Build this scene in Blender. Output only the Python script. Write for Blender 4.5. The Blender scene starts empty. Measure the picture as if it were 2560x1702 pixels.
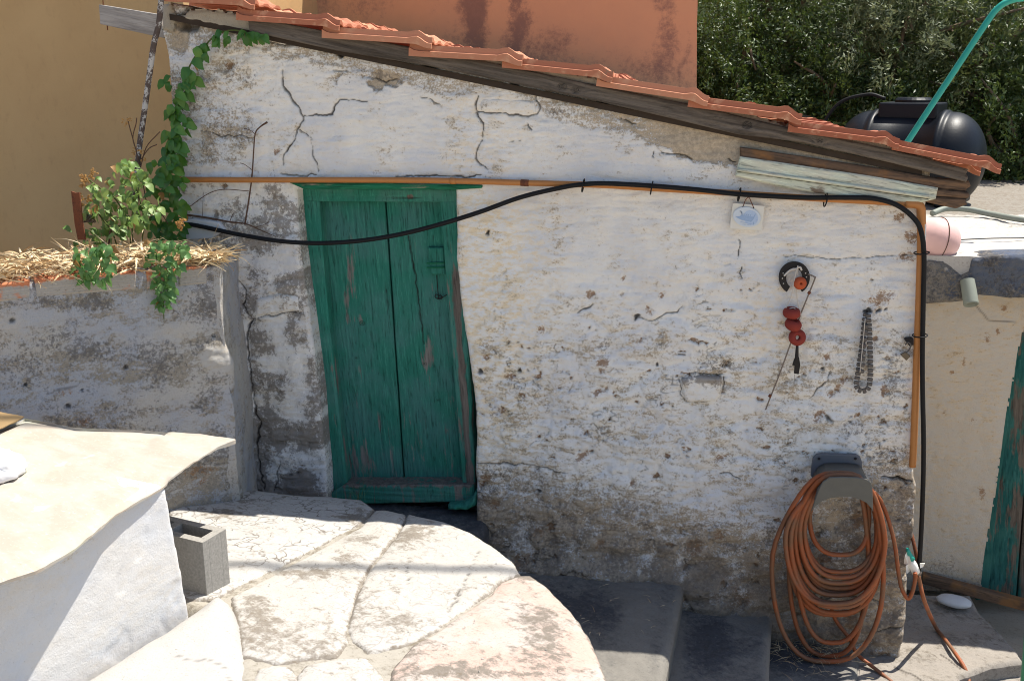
import bpy, bmesh, math, random
import numpy as np
from mathutils import Vector, Matrix

S = bpy.context.scene
COL = S.collection
rng = np.random.default_rng(7)
random.seed(7)

# ------------------------------------------------------------------ camera, sky, sun, exposure
F = 2500.0
CAM = np.array([0.0, -4.2, 2.6])
PITCH = math.atan((851 - 190) / F)
YAW = math.atan((420 / F) * math.cos(PITCH))
sa, ca, sp, cp = math.sin(YAW), math.cos(YAW), math.sin(PITCH), math.cos(PITCH)
RT = np.array([ca, sa, 0.0]); FW = np.array([-sa * cp, ca * cp, -sp]); UP = np.array([-sa * sp, ca * sp, cp])
cd = bpy.data.cameras.new('camera'); cam = bpy.data.objects.new('camera', cd); COL.objects.link(cam)
cd.sensor_width = 36.0; cd.lens = 36.0 * F / 2560.0; cd.clip_start = 0.05; cd.clip_end = 500
cam.matrix_world = Matrix(((RT[0], UP[0], -FW[0], CAM[0]), (RT[1], UP[1], -FW[1], CAM[1]), (RT[2], UP[2], -FW[2], CAM[2]), (0, 0, 0, 1)))
S.camera = cam

SUN = Vector((0.35, 0.275, 1.0)).normalized()
W = bpy.data.worlds.new('World'); S.world = W; W.use_nodes = True
wn = W.node_tree; bg = wn.nodes['Background']
sky = wn.nodes.new('ShaderNodeTexSky'); sky.sky_type = 'NISHITA'; sky.sun_disc = False
sky.sun_elevation = math.asin(SUN.z); sky.sun_rotation = math.atan2(SUN.x, SUN.y)
wn.links.new(sky.outputs[0], bg.inputs[0]); bg.inputs[1].default_value = 0.105
ld = bpy.data.lights.new('sun', 'SUN'); ld.energy = 5.0; ld.angle = math.radians(0.53); ld.color = (1.0, 0.95, 0.86)
sun = bpy.data.objects.new('sun', ld); COL.objects.link(sun)
sun.rotation_euler = (-SUN).to_track_quat('-Z', 'Y').to_euler(); sun.location = (3, 3, 9)
S.view_settings.view_transform = 'Standard'; S.view_settings.look = 'None'
S.view_settings.gamma = 1.0; S.view_settings.exposure = 0.80; S.view_settings.use_curve_mapping = False
S.render.engine = 'CYCLES'
S.cycles.max_bounces = 8; S.cycles.diffuse_bounces = 5; S.cycles.use_denoising = True; S.cycles.filter_width = 1.05

# ------------------------------------------------------------------ picking points of the place
def ray(px, py): return FW + RT * (px - 1280) / F + UP * (851 - py) / F
def onY(px, py, y=0.0):
    r = ray(px, py); return CAM + r * ((y - CAM[1]) / r[1])
def onZ(px, py, z):
    r = ray(px, py); return CAM + r * ((z - CAM[2]) / r[2])
def onP(px, py, O, N):
    r = ray(px, py); return CAM + r * (np.dot(np.array(O) - CAM, N) / np.dot(r, N))
def projA(P):
    d = P - CAM; w = d @ FW
    return 1280 + F * (d @ RT) / w, 851 - F * (d @ UP) / w

# ------------------------------------------------------------------ numpy noise
def _h(ix, iy, s):
    n = (ix.astype(np.int64) * 374761393 + iy.astype(np.int64) * 668265263 + s * 974634777) & 0xffffffff
    n = ((n ^ (n >> 13)) * 1274126177) & 0xffffffff
    return ((n ^ (n >> 16)) & 0xffff) / 65535.0
def noise(x, y, s=0):
    x = np.asarray(x, float); y = np.asarray(y, float)
    ix = np.floor(x); iy = np.floor(y); fx = x - ix; fy = y - iy
    u = fx * fx * fx * (fx * (fx * 6 - 15) + 10); v = fy * fy * fy * (fy * (fy * 6 - 15) + 10)
    def g(dx, dy):
        a = _h(ix + dx, iy + dy, s) * 6.2831853
        return np.cos(a) * (fx - dx) + np.sin(a) * (fy - dy)
    a = g(0, 0) * (1 - u) + g(1, 0) * u; b = g(0, 1) * (1 - u) + g(1, 1) * u
    return (a * (1 - v) + b * v) * 1.4
def fbm(x, y, s=0, o=4, gain=0.5):
    t = 0; a = 1.0; n = 0
    for i in range(o):
        t = t + a * noise(x * 2 ** i, y * 2 ** i, s + i * 17); n += a; a *= gain
    return t / n
def worley(x, y, s=0):
    ix = np.floor(x); iy = np.floor(y)
    f1 = np.full(x.shape, 9.0); f2 = np.full(x.shape, 9.0)
    for dx in (-1, 0, 1):
        for dy in (-1, 0, 1):
            cx = ix + dx; cy = iy + dy
            d = np.hypot(cx + _h(cx, cy, s) - x, cy + _h(cx, cy, s + 5) - y)
            f2 = np.minimum(f2, np.maximum(f1, d)); f1 = np.minimum(f1, d)
    return f1, f2
def sst(a, b, x):
    t = np.clip((x - a) / (b - a), 0, 1); return t * t * (3 - 2 * t)
def segd(x, y, pts, closed=False):
    d = np.full(np.shape(x), 1e9); n = len(pts)
    for i in range(n if closed else n - 1):
        ax, ay = pts[i]; bx, by = pts[(i + 1) % n]
        ex, ey = bx - ax, by - ay; L = ex * ex + ey * ey + 1e-12
        t = np.clip(((x - ax) * ex + (y - ay) * ey) / L, 0, 1)
        d = np.minimum(d, (x - ax - t * ex) ** 2 + (y - ay - t * ey) ** 2)
    return np.sqrt(d)
def inpoly(x, y, pts):
    r = np.zeros(np.shape(x), bool); n = len(pts)
    for i in range(n):
        ax, ay = pts[i]; bx, by = pts[(i + 1) % n]
        if ay == by: continue
        c = (ay > y) != (by > y)
        r ^= c & (x < (bx - ax) * (y - ay) / (by - ay) + ax)
    return r
def blob(px, py, cx, cy, rx, ry=None):
    ry = ry or rx
    return np.exp(-(((px - cx) / rx) ** 2 + ((py - cy) / ry) ** 2))

# ------------------------------------------------------------------ objects, tags
def tag(o, label=None, cat=None, group=None, kind=None):
    if label: o['label'] = label
    if cat: o['category'] = cat
    if group: o['group'] = group
    if kind: o['kind'] = kind
    return o
def thing(name, label, cat, loc=(0, 0, 0), group=None, kind=None):
    o = bpy.data.objects.new(name, None); COL.objects.link(o); o.location = [float(c) for c in loc]
    o.empty_display_size = 0.05
    return tag(o, label, cat, group, kind)
def ploc(o):
    l = Vector((0, 0, 0))
    while o: l += o.location; o = o.parent
    return l
def link(name, me, mat, parent=None, recentre=True):
    o = bpy.data.objects.new(name, me); COL.objects.link(o)
    if mat is not None and not me.materials: me.materials.append(mat)
    loc = Vector((0, 0, 0))
    if recentre and len(me.vertices):
        co = np.empty(len(me.vertices) * 3); me.vertices.foreach_get('co', co); co = co.reshape(-1, 3)
        lo, hi = co.min(0), co.max(0)
        c = np.array([(lo[0] + hi[0]) / 2, (lo[1] + hi[1]) / 2, lo[2]])
        me.vertices.foreach_set('co', (co - c).ravel()); loc = Vector(c)
    if parent is not None:
        o.parent = parent; loc = loc - ploc(parent)
    o.location = loc
    return o
def mesh(name, V, Fc, attrs=None, smooth=True):
    me = bpy.data.meshes.new(name)
    V = np.asarray(V, np.float64)
    if isinstance(Fc, np.ndarray):
        k = Fc.shape[1]; nf = len(Fc)
        me.vertices.add(len(V)); me.vertices.foreach_set('co', V.ravel())
        me.loops.add(nf * k); me.loops.foreach_set('vertex_index', Fc.ravel().astype(np.int32))
        me.polygons.add(nf); me.polygons.foreach_set('loop_start', np.arange(0, nf * k, k, dtype=np.int32))
        me.update(calc_edges=True); me.validate()
    else:
        me.from_pydata([tuple(v) for v in V], [], Fc)
    me.polygons.foreach_set('use_smooth', np.full(len(me.polygons), smooth))
    for k, a in (attrs or {}).items():
        at = me.attributes.new(k, 'FLOAT', 'POINT'); at.data.foreach_set('value', np.asarray(a, np.float32))
    me.update()
    return me

# ------------------------------------------------------------------ relief panel: a surface with real relief, cut to an outline, with thickness
X_, Y_, Z_ = np.eye(3)
def front(y): return (np.array([0., y, 0.]), X_, Z_)
def flat(z): return (np.array([0., 0., z]), X_, Y_)
def to_uv(fr, pts):
    O, U, V = fr; N = np.cross(U, V)
    r = []
    for p in pts:
        q = onP(p[0], p[1], O, N) - O; r.append((q @ U, q @ V))
    return r
def relief(name, fr, poly, cell, fn, thick, mat, parent=None, holes=(), uv=False, wob=0.0):
    O, U, V = fr; N = np.cross(U, V)
    P = poly if uv else to_uv(fr, poly); H = [h if uv else to_uv(fr, h) for h in holes]
    a = np.array(P); u0, v0 = a.min(0) - cell; u1, v1 = a.max(0) + cell
    nu = int((u1 - u0) / cell) + 2; nv = int((v1 - v0) / cell) + 2
    gu, gv = np.meshgrid(u0 + cell * np.arange(nu), v0 + cell * np.arange(nv))
    cu, cv = gu[:-1, :-1] + cell / 2, gv[:-1, :-1] + cell / 2
    if wob:
        cu = cu + wob * noise(gu[:-1, :-1] * 40, gv[:-1, :-1] * 40, 3); cv = cv + wob * noise(gu[:-1, :-1] * 40, gv[:-1, :-1] * 40, 4)
    ins = inpoly(cu, cv, P)
    for h in H: ins &= ~inpoly(cu, cv, h)
    idx = np.arange(nu * nv).reshape(nv, nu)
    q = np.stack([idx[:-1, :-1], idx[:-1, 1:], idx[1:, 1:], idx[1:, :-1]], -1)[ins]
    used = np.unique(q); rm = np.full(nu * nv, -1); rm[used] = np.arange(len(used)); q = rm[q]
    uu = gu.ravel()[used].copy(); vv = gv.ravel()[used].copy()
    e = np.concatenate([q[:, [0, 1]], q[:, [1, 2]], q[:, [2, 3]], q[:, [3, 0]]])
    key = np.minimum(e[:, 0], e[:, 1]) * 10 ** 7 + np.maximum(e[:, 0], e[:, 1])
    _, inv, cnt = np.unique(key, return_inverse=True, return_counts=True)
    be = e[cnt[inv] == 1]; bv = np.unique(be)
    if not wob:                                     # pull the rim onto the outline
        bu, bw = uu[bv], vv[bv]; best = np.full(len(bv), 1e9); tu, tv = bu.copy(), bw.copy()
        for L in [P] + H:
            for i in range(len(L)):
                ax, ay = L[i]; bx, by = L[(i + 1) % len(L)]; ex, ey = bx - ax, by - ay; l2 = ex * ex + ey * ey + 1e-12
                t = np.clip(((bu - ax) * ex + (bw - ay) * ey) / l2, 0, 1); qx, qy = ax + t * ex, ay + t * ey
                d = np.hypot(bu - qx, bw - qy); m = d < best
                best[m] = d[m]; tu[m] = qx[m]; tv[m] = qy[m]
        m = best < cell * 1.3; uu[bv[m]] = tu[m]; vv[bv[m]] = tv[m]
    d = segd(uu, vv, P, True)
    for h in H: d = np.minimum(d, segd(uu, vv, h, True))
    base = O + uu[:, None] * U + vv[:, None] * V
    px, py = projA(base)
    disp, attrs = fn(px, py, uu, vv, d)
    disp = np.broadcast_to(disp, uu.shape)
    top = base + disp[:, None] * N
    n = len(top); m = len(bv); rb = np.full(n, -1); rb[bv] = np.arange(m)
    V3 = [top, top[bv]]; q3 = [q]
    rows = max(1, int(min(thick, 0.3) / 0.03)); w = noise(uu[bv] * 30, vv[bv] * 30, 9) * 0.003
    for r in range(1, rows + 1):
        V3.append(base[bv] + (w * math.sin(r * 2.1) + disp[bv] * (1 - r / rows) - thick * r / rows)[:, None] * N)
        o0 = n + (r - 1) * m; o1 = n + r * m
        q3.append(np.stack([o0 + rb[be[:, 1]], o0 + rb[be[:, 0]], o1 + rb[be[:, 0]], o1 + rb[be[:, 1]]], -1))
    A = {k: np.concatenate([np.broadcast_to(v, uu.shape)] + [np.broadcast_to(v, uu.shape)[bv]] * (rows + 1)) for k, v in attrs.items()}
    me = mesh(name, np.concatenate(V3), np.concatenate(q3), A)
    return link(name, me, mat, parent)
def rnd(d, r, depth):
    t = 1 - np.clip(d / r, 0, 1); return -depth * (1 - np.sqrt(np.maximum(0, 1 - t * t)))

# ------------------------------------------------------------------ simple solids
def smooth_path(pts, n=8, closed=False):
    P = [np.array(p, float) for p in pts]; out = []
    k = len(P)
    for i in range(k if closed else k - 1):
        if closed: p0, p1, p2, p3 = P[i - 1], P[i], P[(i + 1) % k], P[(i + 2) % k]
        else: p1, p2 = P[i], P[i + 1]; p0 = P[i - 1] if i else 2 * p1 - p2; p3 = P[i + 2] if i + 2 < k else 2 * p2 - p1
        for j in range(n):
            t = j / n
            out.append(0.5 * (2 * p1 + (p2 - p0) * t + (2 * p0 - 5 * p1 + 4 * p2 - p3) * t * t + (3 * p1 - p0 - 3 * p2 + p3) * t ** 3))
    if not closed: out.append(P[-1])
    return np.array(out)
def tube_geo(path, r, seg=8, closed=False):
    path = np.asarray(path, float); n = len(path)
    r = np.broadcast_to(np.asarray(r, float), (n,))
    T = np.roll(path, -1, 0) - np.roll(path, 1, 0)
    if not closed: T[0] = path[1] - path[0]; T[-1] = path[-1] - path[-2]
    T /= np.linalg.norm(T, axis=1)[:, None] + 1e-12
    u = np.cross(T[0], [0.13, 0.31, 0.94]); u /= np.linalg.norm(u) + 1e-12
    V = []
    ang = np.arange(seg) * 2 * math.pi / seg
    for i in range(n):
        u = u - T[i] * (u @ T[i]); u /= np.linalg.norm(u) + 1e-12; w = np.cross(T[i], u)
        V.append(path[i] + r[i] * (np.cos(ang)[:, None] * u + np.sin(ang)[:, None] * w))
    V = np.concatenate(V); Fc = []
    for i in range(n if closed else n - 1):
        a = i * seg; b = ((i + 1) % n) * seg
        for j in range(seg): Fc.append((a + j, a + (j + 1) % seg, b + (j + 1) % seg, b + j))
    if not closed:
        Fc.append(tuple(range(seg - 1, -1, -1))); Fc.append(tuple(range((n - 1) * seg, n * seg)))
    return V, Fc
def join(geos):
    V = []; Fc = []; o = 0
    for v, f in geos:
        V.append(np.asarray(v)); Fc += [tuple(i + o for i in t) for t in f]; o += len(v)
    return np.concatenate(V), Fc
def tube(name, pts, r, mat, parent=None, seg=10, n=8, closed=False, raw=False):
    p = np.array(pts) if raw else smooth_path(pts, n, closed)
    if not raw and np.ndim(r): r = np.interp(np.linspace(0, 1, len(p)), np.linspace(0, 1, len(r)), r)
    return link(name, mesh(name, *tube_geo(p, r, seg, closed)), mat, parent)
def prism_geo(pts, vec):
    pts = [np.array(p, float) for p in pts]; n = len(pts); vec = np.array(vec, float)
    V = pts + [p + vec for p in pts]
    Fc = [tuple(range(n)), tuple(range(2 * n - 1, n - 1, -1))] + [(j, i, i + n, j + n) for i, j in [(i, (i + 1) % n) for i in range(n)]]
    return np.array(V), Fc
def solid(name, geo, mat, parent=None, bev=0.0, seg=2, smooth=False):
    me = mesh(name, geo[0], geo[1], smooth=smooth)
    bm = bmesh.new(); bm.from_mesh(me)
    bmesh.ops.recalc_face_normals(bm, faces=bm.faces)
    if bev:
        ed = [e for e in bm.edges if len(e.link_faces) == 2 and e.calc_face_angle(0) > 0.5]
        bmesh.ops.bevel(bm, geom=ed, offset=bev, segments=seg, affect='EDGES', profile=0.6)
    bm.to_mesh(me); bm.free()
    return link(name, me, mat, parent)
def box_geo(c, sx, sy, sz, R=None):
    V = np.array([(x, y, z) for x in (-.5, .5) for y in (-.5, .5) for z in (-.5, .5)]) * (sx, sy, sz)
    if R is not None: V = V @ np.array(R).T
    return V + np.array(c), [(0, 1, 3, 2), (4, 6, 7, 5), (0, 4, 5, 1), (2, 3, 7, 6), (0, 2, 6, 4), (1, 5, 7, 3)]
def lathe_geo(prof, c, axis, seg=20):
    axis = np.array(axis, float); axis /= np.linalg.norm(axis)
    u = np.cross(axis, [0.2, 0.3, 0.93]); u /= np.linalg.norm(u); w = np.cross(axis, u)
    V = []; Fc = []
    for r, h in prof:
        for j in range(seg):
            t = 2 * math.pi * j / seg; V.append(np.array(c) + axis * h + r * (math.cos(t) * u + math.sin(t) * w))
    for i in range(len(prof) - 1):
        for j in range(seg):
            Fc.append((i * seg + j, i * seg + (j + 1) % seg, (i + 1) * seg + (j + 1) % seg, (i + 1) * seg + j))
    return np.array(V), Fc
def pxY(pts, y): return [onY(p[0], p[1], y) for p in pts]
def rotz(a): c, s = math.cos(a), math.sin(a); return np.array([[c, -s, 0], [s, c, 0], [0, 0, 1]])

# ------------------------------------------------------------------ materials
class B:
    def __init__(s, name):
        s.m = bpy.data.materials.new(name); s.m.use_nodes = True; s.t = s.m.node_tree
        s.bsdf = s.t.nodes['Principled BSDF']; s.geo = s.t.nodes.new('ShaderNodeNewGeometry'); s.tex = s.t.nodes.new('ShaderNodeTexCoord')
    def N(s, k): return s.t.nodes.new(k)
    def put(s, sock, v):
        if hasattr(v, 'is_output') or isinstance(v, bpy.types.NodeSocket): s.t.links.new(v, sock)
        elif isinstance(v, (tuple, list)): sock.default_value = tuple(v) + (1,) * (len(sock.default_value) - len(v))
        else: sock.default_value = v
    def pos(s): return s.geo.outputs['Position']
    def obj(s): return s.tex.outputs['Object']
    def map(s, vec, scale=(1, 1, 1), rot=(0, 0, 0), loc=(0, 0, 0)):
        if any(rot):
            r = s.N('ShaderNodeMapping'); s.put(r.inputs[0], vec); r.inputs[2].default_value = rot; vec = r.outputs[0]
        n = s.N('ShaderNodeMapping'); s.put(n.inputs[0], vec); n.inputs[1].default_value = loc; n.inputs[3].default_value = scale
        return n.outputs[0]
    def noise(s, sc, det=4, ro=0.55, vec=None, dist=0.0):
        n = s.N('ShaderNodeTexNoise'); s.put(n.inputs['Vector'], vec if vec is not None else s.pos())
        n.inputs['Scale'].default_value = sc; n.inputs['Detail'].default_value = det; n.inputs['Roughness'].default_value = ro; n.inputs['Distortion'].default_value = dist
        return n.outputs[0]
    def voro(s, sc, feat='F1', vec=None):
        n = s.N('ShaderNodeTexVoronoi'); n.feature = feat; s.put(n.inputs['Vector'], vec if vec is not None else s.pos()); n.inputs['Scale'].default_value = sc
        return n.outputs[0]
    def attr(s, a):
        n = s.N('ShaderNodeAttribute'); n.attribute_name = a; return n.outputs['Fac']
    def rand(s): return s.N('ShaderNodeObjectInfo').outputs['Random']
    def math(s, op, a, b=0.0, c=None):
        n = s.N('ShaderNodeMath'); n.operation = op; s.put(n.inputs[0], a); s.put(n.inputs[1], b)
        if c is not None: s.put(n.inputs[2], c)
        return n.outputs[0]
    def mr(s, x, a, b, c=0.0, d=1.0):
        n = s.N('ShaderNodeMapRange'); n.interpolation_type = 'SMOOTHSTEP'; s.put(n.inputs[0], x)
        for i, v in enumerate((a, b, c, d)): s.put(n.inputs[i + 1], v)
        return n.outputs[0]
    def mix(s, f, a, b, mode='MIX'):
        n = s.N('ShaderNodeMix'); n.data_type = 'RGBA'; n.blend_type = mode; s.put(n.inputs[0], f); s.put(n.inputs[6], a); s.put(n.inputs[7], b); return n.outputs[2]
    def bump(s, h, st=0.5, dist=0.004, prev=None):
        n = s.N('ShaderNodeBump'); n.inputs['Strength'].default_value = st; n.inputs['Distance'].default_value = dist; s.put(n.inputs['Height'], h)
        if prev is not None: s.put(n.inputs['Normal'], prev)
        return n.outputs[0]
    def out(s, col, ro=0.85, nrm=None, spec=0.25, metal=0.0, coat=0.0):
        b = s.bsdf; s.put(b.inputs['Base Color'], col); s.put(b.inputs['Roughness'], ro); b.inputs['Specular IOR Level'].default_value = spec; b.inputs['Metallic'].default_value = metal
        b.inputs['Coat Weight'].default_value = coat
        if nrm is not None: s.put(b.inputs['Normal'], nrm)
        return s.m
    def edge(s, a, nz, k, w=0.06):      # a soft mask attribute broken up by noise into a crisp-edged one
        v = s.math('ADD', a, s.math('MULTIPLY', s.math('SUBTRACT', nz, 0.5), k))
        return s.mr(v, 0.5 - w, 0.5 + w)

def m_plaster(name, bst=.9, white=(.785, .765, .73), mortar=(.44, .365, .275), dark=(.118, .098, .08), ochre=(.33, .185, .09), cool=(.70, .69, .685), warm=(.77, .65, .47)):
    b = B(name); n1 = b.noise(9, 5, .6); n2 = b.noise(60, 5, .65); n3 = b.noise(190, 4, .7); n4 = b.noise(3.2, 4, .55)
    nst = b.noise(22, 6, .7, b.map(b.pos(), (1, 1, 2.2)))
    w = b.mix(b.mr(n4, .42, .62), white, cool); w = b.mix(b.math('MULTIPLY', b.attr('tint'), b.mr(nst, .42, .6)), w, warm)
    w = b.mix(b.math('MULTIPLY', b.mr(nst, .60, .74), .42), w, warm)
    mo = b.mix(n1, mortar, tuple(c * .78 for c in mortar)); mo = b.mix(b.mr(n2, .35, .7), mo, tuple(min(1, c * 1.25) for c in mortar))
    mo = b.mix(b.math('MULTIPLY', b.mr(n3, .55, .7), .6), mo, tuple(c * .45 for c in mortar))
    bare = b.edge(b.attr('bare'), b.math('ADD', b.math('MULTIPLY', nst, .42), b.math('MULTIPLY', b.noise(120, 5, .75), .58)), 2.6, .11)
    c = b.mix(bare, w, mo)
    oc = b.math('MULTIPLY', b.edge(b.attr('ochre'), b.math('ADD', b.math('MULTIPLY', b.noise(34, 5, .7), .5), b.math('MULTIPLY', b.noise(110, 5, .75), .5)), 2.4, .12), .85)
    c = b.mix(oc, c, b.mix(n2, ochre, tuple(x * .62 for x in ochre)))
    sp = b.edge(b.attr('grime'), b.math('ADD', b.math('MULTIPLY', b.noise(75, 6, .75), .65), b.math('MULTIPLY', n1, .35)), 2.7, .14)
    dk = b.mix(n2, dark, tuple(x * 1.9 for x in dark))
    c = b.mix(b.math('MULTIPLY', sp, .72), c, dk)
    c = b.mix(b.attr('soak'), c, b.mix(n1, tuple(x * .75 for x in dark), tuple(x * 1.5 for x in dark)))
    c = b.mix(b.math('MULTIPLY', b.attr('crack'), .88), c, (.03, .024, .02))
    c = b.mix(b.math('MULTIPLY', b.mr(n3, .30, .38, 1, 0), .45), c, (.3, .25, .19))
    h = b.math('ADD', b.math('MULTIPLY', n2, .6), b.math('MULTIPLY', n3, .5)); h = b.math('SUBTRACT', h, b.math('MULTIPLY', bare, .25))
    return b.out(c, .9, b.bump(h, bst, .008), .15)
def m_wood(name, base, darkc, rot=(0, 0, 0), paint=None, wear=(.5, .6), paint2=None, scale=1.0, rough=.8, warmst=None):
    b = B(name); v = b.map(b.pos(), (34 * scale, 34 * scale, 2.6 * scale), rot)
    g = b.noise(1.0, 6, .65, v, .6); g2 = b.noise(4.0, 4, .7, v, .3); big = b.noise(5, 4, .6)
    wood = b.mix(b.mr(g, .3, .7), darkc, base); wood = b.mix(b.math('MULTIPLY', b.mr(g2, .5, .7), .6), wood, tuple(x * .5 for x in darkc))
    c = wood; h = b.math('ADD', g, b.math('MULTIPLY', g2, .5))
    if paint:
        p = b.mix(b.mr(big, .35, .65), paint, paint2 or tuple(x * .75 for x in paint))
        p = b.mix(b.math('MULTIPLY', b.mr(g2, .55, .66), .5), p, tuple(x * .22 for x in paint)); p = b.mix(b.math('MULTIPLY', b.mr(g2, .46, .36), .45), p, tuple(min(1, x * 1.6 + .03) for x in paint))
        wa = b.math('ADD', b.math('MULTIPLY', g, .5), b.math('MULTIPLY', b.noise(7, 5, .65, b.map(b.pos(), (1.6, 1.6, .6), rot)), .5))
        wa = b.math('ADD', wa, b.attr('wear'))
        mk = b.mr(wa, wear[0], wear[1]); c = b.mix(mk, p, wood); h = b.math('SUBTRACT', h, b.math('MULTIPLY', mk, .5))
        h = b.math('SUBTRACT', h, b.math('MULTIPLY', b.mr(g2, .58, .66), .8))
    if warmst: c = b.mix(b.math('MULTIPLY', b.mr(big, .5, .65), .7), c, warmst)
    c = b.mix(b.attr('crack'), c, tuple(x * .12 for x in darkc))
    return b.out(c, rough, b.bump(h, .6, .004), .3)
def m_stone(name, a, bb, spot, spotc=(.45, .6), mort=None, pink=None, sc=1.0, dirt=(.16, .125, .09), crackv=False, spk=.45, crz=1.0):
    b = B(name); n1 = b.noise(7 * sc, 6, .65); n2 = b.noise(42 * sc, 5, .7); n3 = b.noise(210, 3, .7); n4 = b.noise(26 * sc, 7, .78, b.map(b.pos(), (1, 1.4, 1), (0, 0, .6)), .4)
    c = b.mix(n1, a, bb)
    if pink: c = b.mix(b.mr(b.noise(4, 4, .6), .42, .58), c, pink)
    k = b.math('ADD', b.math('MULTIPLY', n4, .7), b.math('MULTIPLY', n2, .3))
    k = b.math('ADD', k, b.attr('grime'))
    c = b.mix(b.mr(k, spotc[0], spotc[1]), c, b.mix(b.noise(70, 6, .75), tuple(x * .55 for x in spot), tuple(x * 1.5 for x in spot)))
    c = b.mix(b.math('MULTIPLY', b.mr(n3, .58, .68), .45), c, dirt)
    s1 = b.noise(95, 7, .8, b.map(b.pos(), (1, 1.5, 1), (0, 0, .5))); c = b.mix(b.math('MULTIPLY', b.mr(s1, .46, .30, 0, 1), spk), c, tuple(x * .6 for x in dirt)); c = b.mix(b.math('MULTIPLY', b.mr(s1, .56, .68), spk * .7), c, tuple(min(.85, x * 1.35) for x in a))
    c = b.mix(b.math('MULTIPLY', b.mr(b.math('ADD', n2, b.math('MULTIPLY', b.attr('grime'), .4)), .62, .70), .55), c, dirt)
    if crackv:
        vv = b.map(b.pos(), (1, 1, 1)); d = b.N('ShaderNodeTexVoronoi'); d.feature = 'DISTANCE_TO_EDGE'; d.inputs['Scale'].default_value = 13
        wv = b.N('ShaderNodeVectorMath'); wv.operation = 'ADD'; b.put(wv.inputs[0], vv); nn = b.N('ShaderNodeTexNoise'); nn.inputs['Scale'].default_value = 9
        sc2 = b.N('ShaderNodeVectorMath'); sc2.operation = 'SCALE'; b.put(sc2.inputs[0], nn.outputs['Color']); sc2.inputs['Scale'].default_value = .16; b.put(nn.inputs['Vector'], b.pos())
        b.put(wv.inputs[1], sc2.outputs[0]); b.put(d.inputs['Vector'], wv.outputs[0])
        c = b.mix(b.math('MULTIPLY', b.mr(d.outputs[0], .012, .05, 1, 0), b.math('MULTIPLY', b.mr(n1, .42, .58), crz)), c, (.17, .15, .13))
    c = b.mix(b.attr('crack'), c, (.05, .042, .035))
    return b.out(c, .9, b.bump(b.math('ADD', b.math('MULTIPLY', n2, .7), b.math('MULTIPLY', n3, .6)), .5, .005), .2)
def m_plain(name, c, ro=.6, var=.25, sc=25, spec=.4, metal=0.0, rust=None, rustr=(.5, .62), bumpd=.002, coat=0.0):
    b = B(name); n = b.noise(sc, 5, .6); n2 = b.noise(sc * 6, 3, .7)
    k = b.mix(n, tuple(x * (1 - var) for x in c), tuple(min(1, x * (1 + var)) for x in c))
    if rust: k = b.mix(b.mr(b.math('ADD', b.math('MULTIPLY', n, .6), b.math('MULTIPLY', n2, .4)), *rustr), k, rust)
    return b.out(k, ro, b.bump(b.math('ADD', n, n2), .3, bumpd), spec, metal, coat)
def m_leaf(name, c1, c2, ro=.42, trans=.28):
    b = B(name); f = b.attr('var'); r = b.rand(); k = b.math('FRACT', b.math('ADD', f, r))
    c = b.mix(k, c1, c2); c = b.mix(b.math('MULTIPLY', b.noise(45, 3, .6), .35), c, tuple(x * .55 for x in c1))
    m = b.out(c, ro, None, .5)
    t = b.N('ShaderNodeBsdfTranslucent'); b.put(t.inputs[0], b.mix(.5, c, tuple(min(1, x * 1.6) for x in c2)))
    ms = b.N('ShaderNodeMixShader'); ms.inputs[0].default_value = trans
    b.t.links.new(b.bsdf.outputs[0], ms.inputs[1]); b.t.links.new(t.outputs[0], ms.inputs[2]); b.t.links.new(ms.outputs[0], b.t.nodes['Material Output'].inputs[0])
    return m

SL = math.atan(0.2)
M = {}
M['facade'] = m_plaster('whitewashed_plaster')
M['planter'] = m_plaster('weathered_planter_plaster', white=(.44, .42, .39), mortar=(.30, .265, .215), dark=(.08, .075, .073), cool=(.36, .375, .41), warm=(.40, .32, .21))
M['low_wall'] = m_plaster('clean_white_plaster', bst=.35, white=(.62, .605, .585), mortar=(.42, .36, .28), cool=(.58, .59, .61), warm=(.62, .55, .45))
M['beige'] = m_plaster('beige_plaster', white=(.52, .46, .38), mortar=(.42, .30, .18), dark=(.17, .14, .11), cool=(.52, .47, .40), warm=(.6, .45, .27))
M['bluegrey'] = m_plaster('blue_grey_plaster', white=(.105, .12, .15), mortar=(.17, .155, .135), dark=(.04, .04, .045), cool=(.08, .10, .15), warm=(.17, .16, .145))
b = B('tan_house_paint'); n = b.noise(1.3, 5, .6); n2 = b.noise(28, 5, .7, b.map(b.pos(), (1, 1, .5))); n3 = b.noise(140, 3, .7)
c = b.mix(b.mr(n, .3, .7), (.49, .315, .15), (.55, .365, .18)); c = b.mix(b.math('MULTIPLY', b.mr(n2, .52, .75), .35), c, (.40, .26, .125)); c = b.mix(b.math('MULTIPLY', b.mr(n3, .62, .72), .3), c, (.36, .22, .10))
M['tan'] = b.out(c, .9, b.bump(b.math('ADD', n2, b.math('MULTIPLY', n3, .5)), .35, .004), .12)
M['door'] = m_wood('green_door_paint', (.215, .20, .18), (.10, .085, .075), (0, math.radians(4), 0), (.02, .165, .118), (.575, .66), (.05, .175, .15))
M['frame'] = m_wood('green_frame_paint', (.21, .18, .155), (.09, .07, .06), (0, math.radians(4), 0), (.02, .172, .122), (.575, .66), (.06, .20, .165))
M['lintel'] = m_wood('green_lintel_paint', (.30, .24, .18), (.13, .10, .07), (0, math.radians(90), 0), (.008, .15, .075), (.55, .62))
M['grey_wood'] = m_wood('weathered_grey_timber', (.155, .13, .108), (.045, .036, .029), (0, math.radians(90) - SL * .95, 0))
M['pale_wood'] = m_wood('silvered_plank', (.42, .39, .36), (.22, .20, .185), (0, math.radians(90) - .17, 0))
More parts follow.
